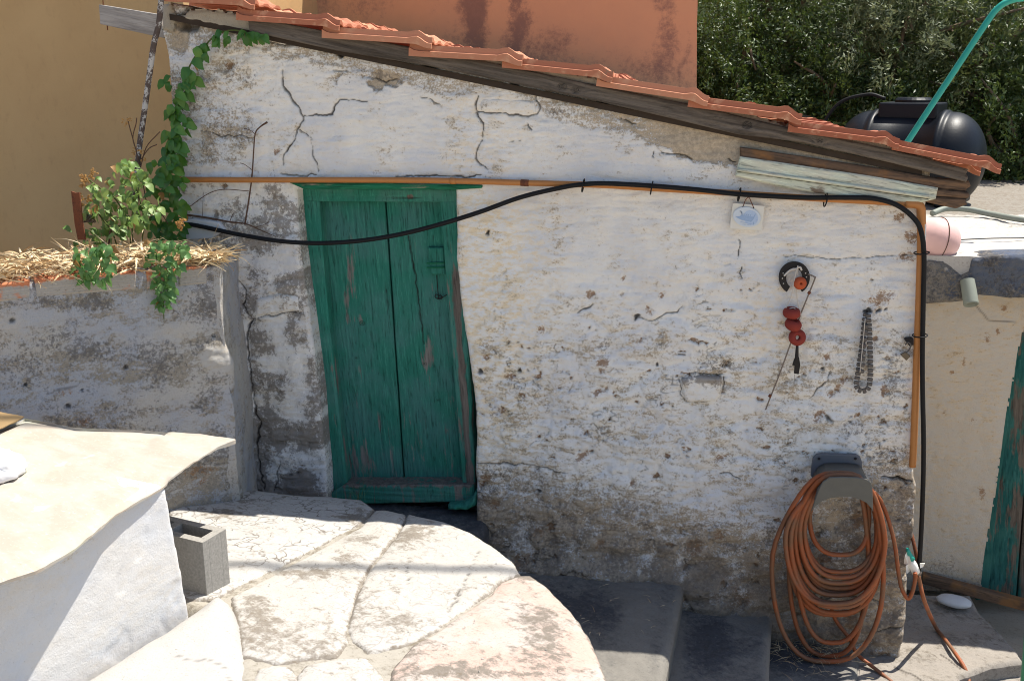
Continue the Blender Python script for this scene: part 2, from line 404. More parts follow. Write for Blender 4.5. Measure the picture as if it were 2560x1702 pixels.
M['brown_wood'] = m_wood('brown_plank', (.19, .115, .07), (.07, .045, .03), (0, math.radians(90) - SL * .85, 0), warmst=(.26, .12, .04))
M['cream_wood'] = m_wood('pale_green_board_paint', (.25, .19, .14), (.1, .07, .05), (0, math.radians(90) - SL * .85, 0), (.52, .55, .44), (.62, .68), (.56, .54, .44))
M['teal_wood'] = m_wood('peeling_teal_paint', (.16, .13, .10), (.06, .045, .035), (0, math.radians(7), 0), (.010, .09, .08), (.57, .64), (.03, .13, .105))
M['mortar'] = m_stone('grey_mortar', (.42, .38, .31), (.32, .28, .22), (.2, .17, .13), (.55, .7))
M['slab_white'] = m_stone('limewashed_flagstone', (.37, .345, .305), (.44, .425, .40), (.20, .175, .145), (.475, .64), crackv=True, spk=.7, crz=.38)
M['slab_craze'] = m_stone('crazed_flagstone', (.38, .36, .33), (.44, .43, .41), (.20, .175, .145), (.475, .63), crackv=True, spk=.6)
M['slab_pink'] = m_stone('pink_flagstone', (.40, .34, .295), (.44, .40, .37), (.18, .155, .13), (.46, .62), pink=(.435, .325, .275), spk=.6)
M['joint'] = m_stone('landing_mortar', (.355, .33, .285), (.30, .275, .23), (.17, .145, .11), (.47, .64))
M['concrete'] = m_stone('dark_step_concrete', (.225, .21, .185), (.13, .122, .11), (.065, .065, .07), (.40, .74), dirt=(.05, .048, .045), spk=.65)
M['roofslab'] = m_stone('pale_roof_screed', (.46, .44, .41), (.38, .355, .32), (.22, .20, .17), (.54, .68), spk=.5)
M['ground'] = m_stone('pale_yard_ground', (.46, .385, .29), (.40, .33, .245), (.28, .22, .16), (.52, .66))  # paler and warmer than the yard paving, set to bounce warm light
M['yard'] = m_stone('yard_paving', (.30, .27, .235), (.23, .205, .175), (.15, .13, .105), (.48, .64), dirt=(.07, .06, .05), spk=.65)
M['cinder'] = m_plain('cinder_block', (.30, .285, .26), .95, .45, 120, .1, bumpd=.015)
M['mound'] = m_stone('limewash_mound', (.355, .34, .315), (.40, .385, .365), (.23, .205, .17), (.52, .70), spk=.35)
M['soil'] = m_plain('dry_soil', (.10, .07, .045), 1, .4, 40, .05, bumpd=.02)
M['orange'] = None
b = B('clay_tile'); n = b.noise(14, 5, .65, b.obj()); n2 = b.noise(90, 4, .7, b.obj()); r = b.rand()
c = b.mix(r, (.30, .085, .042), (.52, .235, .135)); c = b.mix(b.mr(n, .52, .70), c, (.52, .27, .16))
c = b.mix(b.math('MULTIPLY', b.mr(n2, .6, .72), .6), c, (.20, .13, .085)); c = b.mix(b.math('MULTIPLY', b.mr(b.noise(9, 6, .7), .60, .70), .7), c, (.22, .17, .11))
M['tile'] = b.out(c, .8, b.bump(n2, .3, .002), .3)
b = B('hollow_brick'); n = b.noise(18, 5, .65); n2 = b.noise(110, 4, .7); t = b.attr('lime')
c = b.mix(n, (.46, .15, .065), (.56, .24, .13)); lm = b.mix(n2, (.42, .40, .37), (.30, .27, .23))
c = b.mix(b.edge(t, b.noise(34, 5, .7), 1.1, .14), c, lm); c = b.mix(b.math('MULTIPLY', b.mr(n2, .58, .7), .5), c, (.13, .10, .08))
M['brick'] = b.out(c, .9, b.bump(n2, .4, .003), .15)
b = B('orange_house_render'); n = b.noise(5, 6, .62); n2 = b.noise(45, 5, .75); st = b.attr('grime')
c = b.mix(n, (.63, .35, .19), (.52, .30, .185)); sp = b.edge(st, b.math('ADD', b.math('MULTIPLY', n, .5), b.math('MULTIPLY', n2, .5)), 2.3, .30)
c = b.mix(b.math('MULTIPLY', sp, .75), c, b.mix(n2, (.085, .06, .065), (.23, .14, .12)))
M['orange'] = b.out(c, .9, b.bump(n2, .2, .003), .15)
M['conduit'] = m_plain('orange_conduit', (.42, .17, .045), .5, .18, 20, .4, rust=(.22, .07, .02), rustr=(.64, .7))
M['cable'] = m_plain('black_cable', (.009, .009, .010), .6, .2, 30, .2)
M['iron'] = m_plain('rusty_pipe', (.10, .075, .065), .85, .4, 26, .3, rust=(.46, .45, .43), rustr=(.50, .55), bumpd=.01)
M['rust'] = m_plain('rust', (.17, .06, .03), .9, .4, 50, .2, rust=(.07, .03, .02))
M['darkiron'] = m_plain('dark_iron', (.014, .011, .011), .6, .3, 60, .3)
M['wire'] = m_plain('steel_wire', (.2, .16, .13), .6, .3, 60, .4, .3)
M['float'] = m_plain('red_net_float', (.22, .032, .022), .75, .15, 40, .25)
M['float2'] = m_plain('orange_net_float', (.40, .075, .025), .7, .15, 40, .25)
M['string'] = m_plain('pale_twine', (.55, .5, .44), .9, .1, 40, .1)
M['chain'] = m_plain('dull_chain', (.12, .11, .10), .65, .4, 90, .4, .3, rust=(.10, .075, .07))
M['brass'] = m_plain('tarnished_padlock', (.12, .095, .065), .5, .2, 40, .5, .5)
M['plaque'] = m_plain('plaque_cream', (.66, .635, .57), .45, .06, 25, .4)
M['plaque_oval'] = m_plain('plaque_oval_glaze', (.53, .585, .65), .3, .05, 25, .5)
M['print_light'] = m_plain('pale_blue_print', (.40, .50, .66), .4, .12, 120, .4)
M['print'] = m_plain('blue_print', (.28, .385, .56), .4, .2, 120, .4)
M['plastic'] = m_plain('grey_hanger_plastic', (.115, .12, .135), .55, .12, 25, .4)
M['plastic2'] = m_plain('faded_hanger_plastic', (.115, .112, .098), .6, .15, 25, .3)
b = B('terracotta_hose'); n = b.noise(22, 4, .6); c = b.mix(b.mr(b.noise(7, 4, .6), .40, .60), (.29, .078, .025), (.19, .085, .042)); c = b.mix(b.math('MULTIPLY', b.mr(b.noise(60, 4, .7), .55, .7), .5), c, (.20, .12, .075))
M['hose'] = b.out(c, .6, None, .35)
M['tank'] = m_plain('black_tank_plastic', (.004, .006, .010), .44, .3, 9, .22)
M['teal'] = m_plain('turquoise_pole_paint', (.012, .30, .235), .45, .12, 20, .45)
M['greenpole'] = m_plain('green_post_paint', (.012, .20, .11), .45, .12, 20, .45)
M['buoy'] = m_plain('faded_pink_buoy', (.64, .41, .38), .6, .12, 12, .35)
M['pvc'] = m_plain('grey_green_pvc', (.22, .24, .20), .6, .12, 20, .3)
b = B('rusty_cream_sheet'); v = b.map(b.pos(), (1, 2.2, 1), (0, 0, .5)); n = b.noise(5, 5, .6, v, .5); n2 = b.noise(40, 4, .7, v)
c = b.mix(b.mr(n, .38, .62), (.395, .365, .315), (.375, .32, .26)); c = b.mix(b.mr(b.noise(4.3, 4, .6, b.map(b.pos(), (1.3, 1, 1))), .52, .68), c, (.385, .385, .30)); c = b.mix(b.math('MULTIPLY', b.mr(n2, .55, .72), .5), c, (.60, .55, .48)); c = b.mix(b.mr(b.noise(6, 3, .5), .66, .72), c, (.66, .64, .60)); c = b.mix(b.math('MULTIPLY', b.mr(b.noise(150, 3, .7), .62, .7), .4), c, (.3, .22, .14))
M['sheet'] = b.out(c, .7, b.bump(n2, .15, .002), .3)
M['sheet2'] = m_plain('brown_sheet', (.27, .18, .085), .7, .2, 9, .3)
M['cloth'] = m_plain('white_bag_cloth', (.78, .77, .77), .9, .04, 30, .1)
M['pebble'] = m_plain('pale_pebble', (.52, .53, .54), .8, .08, 40, .2)
M['white_tape'] = m_plain('white_tape', (.74, .73, .68), .6, .1, 60, .3)
M['straw'] = None
b = B('straw'); f = b.attr('var'); c = b.mix(f, (.36, .22, .10), (.80, .67, .44)); M['straw'] = b.out(c, .8, None, .2)
M['twig'] = m_plain('dry_twig', (.11, .065, .045), .9, .3, 60, .1)
M['stem'] = m_plain('green_stem', (.09, .11, .03), .8, .3, 60, .2)
M['bark'] = m_plain('olive_bark', (.17, .13, .09), .95, .35, 30, .1, bumpd=.02)
M['leaf_dark'] = m_leaf('dark_vine_leaf', (.032, .135, .018), (.105, .25, .035), .45, .25)
M['leaf_light'] = m_leaf('light_leaf', (.11, .22, .04), (.26, .36, .10), .5, .3)
M['leaf_trail'] = m_leaf('trailing_leaf', (.08, .21, .05), (.16, .30, .09), .48, .28)
M['leaf_dry'] = m_leaf('dry_leaf', (.30, .20, .05), (.36, .17, .06), .7, .2)
M['leaf_weed'] = m_leaf('weed_leaf', (.16, .24, .07), (.22, .32, .11), .55, .25)
M['leaf_olive'] = m_leaf('olive_leaf', (.028, .062, .010), (.15, .18, .055), .5, .2)
M['leaf_olive2'] = m_leaf('pale_olive_leaf', (.05, .08, .03), (.19, .22, .11), .5, .22)
M['leaf_shrub'] = m_leaf('dark_shrub_leaf', (.018, .050, .007), (.10, .145, .03), .5, .2)
M['blade'] = m_leaf('green_blade', (.04, .085, .02), (.10, .16, .05), .4, .25)
M['seed'] = m_plain('dry_seed_heads', (.42, .24, .09), .9, .3, 60, .1)
M['hill'] = m_plain('dark_undergrowth', (.028, .036, .014), 1, .5, 8, .05, bumpd=.05)
M['deck'] = m_plain('dark_boards_and_gap_shade', (.05, .038, .03), .95, .3, 30, .1)  # roof slab, and the shade sheet behind the door planks

# ================================================================== GROUND AND TERRAIN
def plain(name, x0, x1, y0, y1, z, mat, n=2):
    g = np.linspace(0, 1, n); X, Y = np.meshgrid(x0 + (x1 - x0) * g, y0 + (y1 - y0) * g)
    V = np.stack([X.ravel(), Y.ravel(), np.full(X.size, z)], 1); i = np.arange(n * n).reshape(n, n)
    q = np.stack([i[:-1, :-1], i[:-1, 1:], i[1:, 1:], i[1:, :-1]], -1).reshape(-1, 4)
    return link(name, mesh(name, V, q, smooth=False), mat)
tag(plain('ground', -60, 60, -60, 60, -0.12, M['ground']), 'pale stone yard ground below the steps and houses', kind='structure')
# hillside behind the houses
gx = np.linspace(-14, 30, 70); gy = np.linspace(4.2, 40, 60); X, Y = np.meshgrid(gx, gy)
Zh = 1.35 + np.clip(Y - 5.2, 0, 99) * 0.62 + 0.25 * fbm(X * .8, Y * .8, 5) - sst(5.2, 4.2, Y) * 1.6
i = np.arange(X.size).reshape(X.shape); q = np.stack([i[:-1, :-1], i[:-1, 1:], i[1:, 1:], i[1:, :-1]], -1).reshape(-1, 4)
tag(link('hillside', mesh('hillside', np.stack([X.ravel(), Y.ravel(), Zh.ravel()], 1), q), M['hill']), 'dark overgrown hillside rising behind the trees', kind='structure')

# ================================================================== THE SHED
shed = thing('stone_shed', 'low whitewashed stone shed with red tile roof and green door', 'shed', (-0.6, 1.0, -0.1))
BOARD_LOW = [(400, 40), (624, 80), (667, 89), (838, 127), (1058, 163), (1200, 190), (1272, 207), (1506, 256), (1655, 291), (1846, 337), (2004, 356), (2234, 409), (2420, 440)]
bl = np.array(BOARD_LOW, float)
OPEN = [(738, 474), (742, 532), (749, 608), (760, 695), (773, 782), (784, 869), (798, 977), (806, 1086), (814, 1173), (822, 1335), (1190, 1335),
        (1192, 1238), (1189, 1173), (1192, 1086), (1189, 1010), (1178, 934), (1164, 836), (1151, 738), (1143, 651), (1142, 543), (1140, 474)]
WALL = [(404, 14), (430, 8), (600, 46), (1020, 128), (1500, 210), (2000, 318), (2335, 392), (2322, 470), (2312, 521), (2318, 565), (2312, 660), (2310, 760), (2304, 869), (2300, 977),
        (2289, 1086), (2285, 1194), (2291, 1212), (2285, 1303), (2280, 1357), (2269, 1411), (2264, 1520), (2247, 1629), (2232, 1760), (440, 1760), (455, 1000), (450, 540), (432, 400), (425, 249), (421, 153), (417, 138), (413, 107), (403, 77)]
CR = [([(711, 175), (703, 200), (722, 235), (748, 275), (760, 290), (752, 310), (749, 325), (735, 350), (722, 370), (712, 388), (705, 410)], 2.2),
      ([(762, 286), (800, 292), (832, 285), (842, 262), (848, 250), (880, 250), (920, 255)], 2.2),
      ([(752, 325), (775, 345), (780, 382), (790, 410), (795, 428)], 1.8),
      ([(1197, 240), (1190, 262), (1192, 282)], 4.0), ([(1192, 282), (1210, 305), (1205, 345), (1203, 352)], 3.6), ([(1203, 352), (1192, 395), (1200, 410), (1218, 422)], 1.4),
      ([(1195, 281), (1250, 284), (1300, 289), (1345, 289)], 4.2), ([(1338, 243), (1348, 268), (1345, 289)], 1.8), ([(1322, 310), (1326, 324)], 2.4),
      ([(1635, 375), (1636, 392), (1642, 401)], 1.8), ([(1655, 382), (1700, 385), (1740, 398)], 2.0), ([(1820, 398), (1843, 404)], 3),
      ([(597, 702), (612, 722), (616, 744), (606, 760), (618, 780), (630, 797), (618, 828), (628, 943), (639, 1019), (647, 1057), (643, 1134), (650, 1180), (662, 1222)], 3.2),
      ([(628, 795), (690, 786), (752, 778)], 2.0), ([(700, 1150), (688, 1225)], 1.2),
      ([(1192, 1156), (1240, 1160), (1300, 1158), (1350, 1168), (1420, 1180)], 1.6),
      ([(1700, 945), (1702, 985), (1716, 1003)], 1.8), ([(1808, 940), (1805, 985)], 2.2), ([(1700, 943), (1730, 930), (1808, 938)], 1.3), ([(1716, 1005), (1760, 1006)], 1.4),
      ([(2200, 1195), (2240, 1197), (2283, 1201)], 5.0), ([(700, 436), (740, 438), (790, 441)], 2.5), ([(990, 444), (1100, 440), (1205, 441)], 4.5),
      ([(1844, 598), (1848, 615), (1847, 640)], 2.0), ([(1852, 668), (1846, 682), (1855, 697)], 1.8), ([(1445, 783), (1470, 772), (1485, 762)], 2.6), ([(1598, 796), (1625, 803), (1690, 780), (1705, 765)], 1.7),
      ([(1695, 887), (1715, 889)], 2.4), ([(1715, 1394), (1718, 1412)], 3), ([(1800, 1180), (1830, 1186), (1848, 1196)], 2.6),
      ([(2000, 1485), (2040, 1500), (2100, 1480), (2200, 1500)], 1.5), ([(2180, 1570), (2210, 1560), (2255, 1555)], 1.8), ([(500, 330), (560, 338), (640, 344)], 1.1), ([(1555, 300), (1600, 312)], 1.2), ([(640, 95), (690, 112), (740, 108), (840, 132)], 2.0),
      ([(1055, 240), (1100, 262)], 1.1), ([(1270, 360), (1310, 350)], 1.0), ([(1960, 640), (2080, 650), (2290, 638)], .7), ([(2020, 1000), (2070, 945), (2075, 930)], 1.3),
      ([(830, 175), (870, 182)], 1.6), ([(905, 190), (960, 205), (1000, 198)], 1.6)]
OCH = [(1480, 737, 14), (1472, 730, 10), (1655, 738, 9), (1625, 775, 11), (1620, 770, 9), (1508, 905, 17), (1505, 928, 11), (1275, 942, 14), (1515, 975, 8), (1555, 735, 8), (1560, 695, 7), (1220, 890, 13), (1250, 1025, 13), (1455, 1140, 16),
       (1800, 1145, 14), (2050, 1035, 17), (2078, 980, 12), (2065, 892, 9), (2210, 968, 14), (2205, 985, 9), (2110, 950, 14), (2098, 968, 12), (2140, 1036, 9), (2155, 848, 9), (2187, 848, 9), (1352, 823, 11), (1225, 578, 6), (1580, 1207, 8), (1215, 1195, 20), (1235, 1260, 20),
       (1735, 1362, 26), (1345, 1330, 14), (1300, 1400, 30), (2150, 1300, 30), (2130, 1540, 25), (2200, 1640, 40), (575, 165, 15), (2200, 745, 30), (690, 380, 14), (1000, 590, 6), (1490, 980, 12), (1600, 850, 7), (1850, 1490, 30), (2060, 1390, 30), (1800, 1330, 18), (1500, 1360, 18), (2265, 640, 22), (2285, 590, 26), (2250, 540, 18)]
PIT = [(2170, 776, 5), (2196, 776, 5), (2216, 775, 4), (1223, 582, 4), (1204, 928, 6), (1643, 912, 4), (1347, 1228, 6), (1300, 925, 4), (2070, 1045, 7), (2058, 922, 5), (852, 125, 15), (858, 130, 12), (1070, 168, 14), (1508, 262, 14), (1290, 212, 9), (1740, 310, 7), (1590, 794, 5), (470, 60, 24), (480, 35, 22)]
def facade_fn(px, py, u, v, d):
    n1 = fbm(u * 1.7, v * 1.7, 11, 4); n2 = fbm(u * 7, v * 7, 12, 4); n3 = fbm(u * 28, v * 28, 13, 3); ns = fbm(u * 5, v * 22, 14, 4); nd = fbm((u + v * .25) * 3.2, (v - u * .12) * 11, 15, 4)
    rough = sst(560, 900, py) * sst(1130, 1220, px) + 0.5 * sst(840, 700, px)
    wu = u + .05 * n2; wv = v + .03 * n2
    f1, f2 = worley(wu * 3.6, wv * 6.4, 3); e = f2 - f1
    g1, g2 = worley(wu * 8 + 3, wv * 12, 8)
    disp = .022 * n1 + .010 * n2 + .0030 * n3 * (0.5 + rough)
    disp = disp + rough * (.011 * sst(0, .4, e) - .006 + .005 * sst(.0, .35, g2 - g1) + .006 * ns + .006 * fbm(u * 3.4, v * 16, 17, 4))
    upper = 1 - rough
    rid = np.abs(nd); disp = disp + upper * (.010 * (0.5 - rid) + .0075 * ns + .006 * np.abs(fbm(u * 6, v * 30, 16, 3))) + .005 * rough * ns
    # hollow worn face at the door side, footing ledge at the base
    foot = sst(.49, .38, v + .035 * n2 + .10 * sst(.0, .6, u)) * sst(-1.0, -.7, u) * sst(1.0, .6, u); disp = disp + .055 * foot * sst(.55, .2, u)
    lowb = sst(.62, .15, v) * sst(.1, .7, u) * .03; disp = disp + lowb * (1 + n2)
    crack = np.zeros_like(u); hide = np.zeros_like(u)
    jx = px + 6 * noise(u * 20, v * 20, 21) + 2 * noise(u * 55, v * 55, 23); jy = py + 6 * noise(u * 20, v * 20, 22) + 2 * noise(u * 55, v * 55, 24)
    for pts, w in CR:
        bx = np.array(pts); m = (px > bx[:, 0].min() - 40) & (px < bx[:, 0].max() + 40) & (py > bx[:, 1].min() - 40) & (py < bx[:, 1].max() + 40)
        if not m.any(): continue
        dd = segd(jx[m], jy[m], pts); tp = .25 + .75 * sst(0, 30, np.minimum(np.hypot(px[m] - pts[0][0], py[m] - pts[0][1]), np.hypot(px[m] - pts[-1][0], py[m] - pts[-1][1]))); ww = w * .60 * tp * np.clip(.62 + 1.1 * noise(u[m] * 10, v[m] * 10, 33), -.6, 1.7)
        k = sst(ww + 1.3, ww * .6, dd); crack[m] = np.maximum(crack[m], k * min(1, .5 + w / 4)); disp[m] -= .012 * k + .003 * sst(14, 2, dd)
    for x, y, r in PIT:
        m = (np.abs(px - x) < r * 3) & (np.abs(py - y) < r * 3)
        if m.any():
            k = sst(r * 1.25, r * .5, np.hypot((jx[m] - x + 6 * noise(u[m] * 45, v[m] * 45, 29)) / 1.3, jy[m] - y + 4 * noise(u[m] * 45, v[m] * 45, 30))); crack[m] = np.maximum(crack[m], k); disp[m] -= .02 * k
    och = np.zeros_like(u)
    for x, y, r in OCH:
        m = (np.abs(px - x) < r * 4) & (np.abs(py - y) < r * 4)
        if m.any(): och[m] = np.maximum(och[m], .64 * np.exp(-(((jx[m] - x) * .9 + (jy[m] - y) * .3) ** 2 + (jy[m] - y) ** 2) / (r * 1.15) ** 2))
    och = np.maximum(och, rough * .30 * sst(.28, .6, fbm(u * 9, v * 13, 41, 4)))
    # flaked chips with broken edges, hairline breaks in the limewash
    zone = sst(-.05, .30, fbm(u * 2.6, v * 3.4, 71, 3) + .12 * rough) * np.clip(rough + .35 * sst(440, 250, px) + .12, 0, 1) * (py > 450) + .30 * (py <= 450) * sst(720, 560, px)
    fl = fbm(u * 15, v * 21, 72, 4); chip = sst(.34, .42, fl + .10 * zone - .06) * sst(.1, .5, zone)
    och = np.maximum(och, .60 * chip); disp -= .007 * chip
    hl = np.abs(fbm(u * 5.5 + .4 * n2, v * 10, 73, 4)); hl2 = np.abs(fbm(u * 9, v * 17, 74, 3)); brk = sst(.022, .004, hl) * sst(.15, .42, fbm(u * 3.7, v * 5, 75, 3) + .25 * zone); brk = np.maximum(brk, .8 * sst(.026, .004, hl2) * sst(.26, .45, fbm(u * 6, v * 9, 76, 3) + .22 * zone)) * np.clip(.2 + zone, 0, 1)
    crack = np.maximum(crack, .6 * brk); disp -= .006 * brk
    pits = sst(.52, .60, fbm(u * 42, v * 42, 77, 2)) * np.clip(zone + .15, 0, 1); crack = np.maximum(crack, .5 * pits); disp -= .008 * pits + .008 * sst(.3, .7, och)
    # bare mortar under the roof board; right stretch painted brown as shade between boards
    dl = py - np.interp(px, bl[:, 0], bl[:, 1])
    wd = np.interp(px, [400, 560, 640, 800, 1000, 1120, 1250, 1400, 1560, 1700, 1850, 2340], [70, 70, 55, 60, 55, 85, 25, 75, 78, 95, 85, 60])
    bare = sst(wd + 22, wd - 22, dl + 30 * n2 + 14 * n3)
    bare = bare * np.interp(px, [1450, 1640, 1690], [.47, .62, .9])
    bare = np.maximum(bare, .20 + .34 * n2 + .12 * fbm(u * 4, v * 16, 18, 4))
    bare = np.maximum(bare, .75 * sst(.1, .35, n2 + .25) * blob(px, py, 930, 200, 110, 30) * 1.4)
    bare = np.maximum(bare, .8 * blob(px, py, 445, 85, 40, 70)); bare = np.maximum(bare, .62 * blob(px, py, 560, 165, 60, 30))
    disp -= .012 * sst(.4, .6, bare) * sst(1200, 1000, px) + .004 * sst(.4, .6, bare)
    # lower damp zone
    line = np.interp(px, [1150, 1300, 1500, 1700, 1850, 2000, 2100, 2200, 2300], [1110, 1130, 1160, 1215, 1260, 1250, 1150, 1100, 1060]) + 60 * n2 + 30 * n3
    low = sst(-110, 170, py - line) * sst(1130, 1200, px)
    bare = np.maximum(bare, .10 * rough + (.54 + .5 * n2 + .3 * n3) * low)
    rub = sst(90, 300, py - line) * sst(1130, 1200, px); bare = np.maximum(bare, (.66 + .3 * n2 + .35 * n3) * rub)
    mid = rough * (.33 + .24 * n2 + .08 * sst(.15, .0, e) + .16 * fbm(u * 5, v * 20, 19, 4)); bare = np.maximum(bare, mid)
    left = sst(760, 560, px) * sst(120, 200, py) * sst(440, 400, py); bare = np.maximum(bare, left * (.46 + .4 * n2))
    pier = sst(850, 835, px) * sst(445, 470, py)
    pat = sst(-.12, .22, fbm(u * 5.5, v * 5.5, 52, 4)); bare = np.maximum(bare, pier * (.34 - .24 * pat))
    pd = pier * (.20 + .40 * (1 - pat) + .22 * sst(900, 1230, py) + .25 * n3)
    grime = np.maximum(.10 + .10 * rough + .10 * n2, .38 * left + .3 * left * n2)
    grime = np.maximum(grime, .47 * low + .3 * low * fbm(u * 11, v * 16, 63, 4)); grime = np.maximum(grime, pd); grime = np.maximum(grime, (.44 + .35 * n2 + .25 * n3) * rub)
    grime = np.maximum(grime, .5 * blob(px, py, 1755, 948, 55, 18)); grime = np.maximum(grime, .42 * blob(px, py, 2240, 930, 60, 160)); grime = np.maximum(grime, .46 * blob(px, py, 2230, 1130, 80, 60))
    grime = np.maximum(grime, .46 * bare * sst(620, 480, px) * (py < 160)); grime = np.maximum(grime, .42 * blob(px, py, 940, 190, 110, 30) + .1 * n3); grime = np.maximum(grime, .4 * blob(px, py, 1390, 285, 60, 20))
    grime = np.maximum(grime, .40 * rough * sst(.12, .45, fbm(u * 6, v * 9, 61, 4)))
    soak = .34 * rub * (1 + 1.2 * n2) + .10 * low + .3 * pier * (1 - pat) * sst(600, 900, py)
    soak = np.maximum(soak, .5 * sst(1330, 1480, py + 40 * n2) * sst(1500, 1700, px) * (px < 2040) + .35 * sst(1320, 1420, py + 40 * n2) * (px > 1180))
    soak = np.maximum(soak, .55 * sst(1300, 1420, py) * (px < 1180)); soak = np.clip(soak * (.8 + .7 * n2), 0, .72)
    tint = .25 + .35 * sst(1400, 1150, px) * (px > 1120) + .95 * blob(px, py, 1230, 800, 120, 380) + .5 * blob(px, py, 1930, 830, 70, 130) + .5 * n2
    tint = np.maximum(tint, .9 * blob(px, py, 580, 190, 120, 80)); tint = tint * sst(430, 520, py + 0 * px) + tint * .7 * (py < 430)
    return disp + rnd(d, .022, .016), dict(bare=bare, grime=grime, ochre=och, crack=crack * .92, soak=soak, tint=np.clip(tint, 0, 1))
relief('wall', front(0), WALL, .0040, facade_fn, .38, M['facade'], shed, holes=[OPEN])
def wbox(name, x0, x1, y0, y1, z0, z1, mat, parent): return solid(name, box_geo(((x0 + x1) / 2, (y0 + y1) / 2, (z0 + z1) / 2), x1 - x0, y1 - y0, z1 - z0), mat, parent)
# side and back walls (out of sight from here, but they carry the roof)
ROOF = lambda x: 2.90 + (x + 2.0) * -.1955
def gable(x0, x1, y0, y1, name):
    pts = [(x0, y0, -.12), (x1, y0, -.12), (x1, y0, ROOF(x1) - .10), (x0, y0, ROOF(x0) - .10)]
    return solid(name, prism_geo(pts, (0, y1 - y0, 0)), M['facade'], shed)
gable(-2.16, -1.86, .385, 2.0, 'side_wall'); gable(.70, 1.0, .385, 2.0, 'side_wall'); gable(-2.16, 1.0, 2.0, 2.25, 'back_wall')
# dark inside the door comes from a painted sheet behind the planks
# stones that show through the whitewash
def stone_part(poly, proud, seed, gr, mt='facade', y=0):
    def fn(px, py, u, v, d):
        n = fbm(u * 12, v * 12, seed, 4)
        return proud + .012 * n + rnd(d, .018, .018), dict(bare=.30 + .3 * n, grime=gr * (.7 + .6 * n) * sst(np.median(py) + 20, np.median(py) - 25, py), tint=.4 + 0 * u, ochre=.4 * sst(.2, .5, fbm(u * 14, v * 14, seed + 3)), crack=0 * u, soak=0 * u)
    return relief('stone', front(y), poly, .005, fn, .05, M[mt], shed)
stone_part([(1703, 945), (1735, 938), (1804, 940), (1803, 985), (1790, 1001), (1718, 1003), (1708, 985)], .022, 71, .95)
stone_part([(1206, 244), (1290, 246), (1338, 252), (1344, 270), (1342, 285), (1290, 282), (1203, 277), (1200, 260)], .012, 73, .15)
stone_part([(640, 745), (700, 732), (750, 738), (752, 776), (690, 783), (640, 791)], .018, 75, .5)
# mortar bed between roof board and tiles, broken corner block
def mfn(px, py, u, v, d):
    n = fbm(u * 14, v * 14, 81, 4); return .006 * n + rnd(d, .02, .015), dict(grime=.1 * n, crack=0 * u)
relief('mortar_bed', front(-.035), [(1150, 128), (1255, 150), (1480, 192), (1728, 245), (1960, 312), (2230, 362), (2225, 385), (1972, 330), (1728, 275), (1483, 225), (1268, 182), (1160, 160)], .006, mfn, .03, M['mortar'], shed, wob=.012)
relief('mortar_bed', front(-.02), [(455, 40), (470, 26), (520, 24), (630, 40), (640, 85), (560, 72), (500, 60), (448, 52)], .006, mfn, .06, M['mortar'], shed, wob=.01)
relief('mortar_bed', front(-.012), [(403, 14), (425, 8), (438, 40), (430, 80), (404, 76)], .006, mfn, .06, M['mortar'], shed, wob=.01)
# roof boards
def wood_fn(gang, amp=.004, seed=1, knots=(), cracks=(), wear=None):
    c, s = math.cos(gang), math.sin(gang)
    def fn(px, py, u, v, d):
        a = u * c + v * s; t = -u * s + v * c
        kd = np.zeros_like(u); kc = np.zeros_like(u)
        for x, y, r in knots:
            q = np.hypot((px - x) * .8, py - y); kd += np.exp(-(q / (r * 1.6)) ** 2); kc = np.maximum(kc, .75 * sst(r, r * .6, q) * (.5 + .5 * np.sin(q * 1.6)))
        g = fbm(a * 2.2, t * 70 + 2.5 * kd, seed, 4); g2 = fbm(a * 5, t * 160, seed + 3, 2)
        cr = sst(.36, .58, -g) * .6; kc = np.maximum(kc, cr)
        for pts, w in cracks:
            q = segd(px + 3 * noise(u * 30, v * 30, 5), py, pts); kc = np.maximum(kc, sst(w + 1.5, w * .5, q))
        w = (wear(px, py, u, v) if wear else 0) + 0 * u
        return amp * g + amp * .5 * g2 - .006 * kc + rnd(d, .008, .006), dict(crack=np.clip(kc, 0, 1), wear=w)
    return fn
relief('roof_board', front(-.055), [(618, 42), (1100, 132), (1268, 166), (1483, 212), (1728, 262), (1972, 320), (2234, 376), (2400, 418), (2422, 424), (2416, 436), (2422, 444), (2416, 456), (2234, 409), (2004, 356), (1846, 337), (1655, 291), (1506, 256), (1272, 207), (1058, 163), (838, 127), (667, 89), (622, 78)],
       .0045, wood_fn(-SL * .98, .006, 91, [(1405, 217, 12), (1440, 225, 11), (1868, 313, 13), (2050, 352, 8)]), .05, M['grey_wood'], shed)
relief('brown_plank', front(-.034), [(1851, 369), (2173, 417), (2342, 446), (2350, 478), (2173, 450), (1851, 404)], .005, wood_fn(-SL * .85, .004, 93), .04, M['brown_wood'], shed)
relief('weathered_plank', front(-.038), [(2150, 432), (2330, 446), (2422, 452), (2428, 466), (2416, 474), (2426, 490), (2414, 503), (2420, 512), (2390, 522), (2315, 506), (2150, 470)], .005, wood_fn(-SL * .5, .008, 94, cracks=[([(2330, 470), (2425, 480)], 2.5), ([(2340, 492), (2420, 498)], 2)]), .05, M['brown_wood'], shed)
def cw_wear(px, py, u, v):
    t = (py - np.interp(px, [1840, 2340], [440, 512])); return .14 * sst(-16, 0, t + 10 * noise(u * 20, v * 20, 4)) - .10 + .16 * sst(2270, 2345, px) + .1 * sst(.2, .5, noise(u * 8, v * 12, 6))
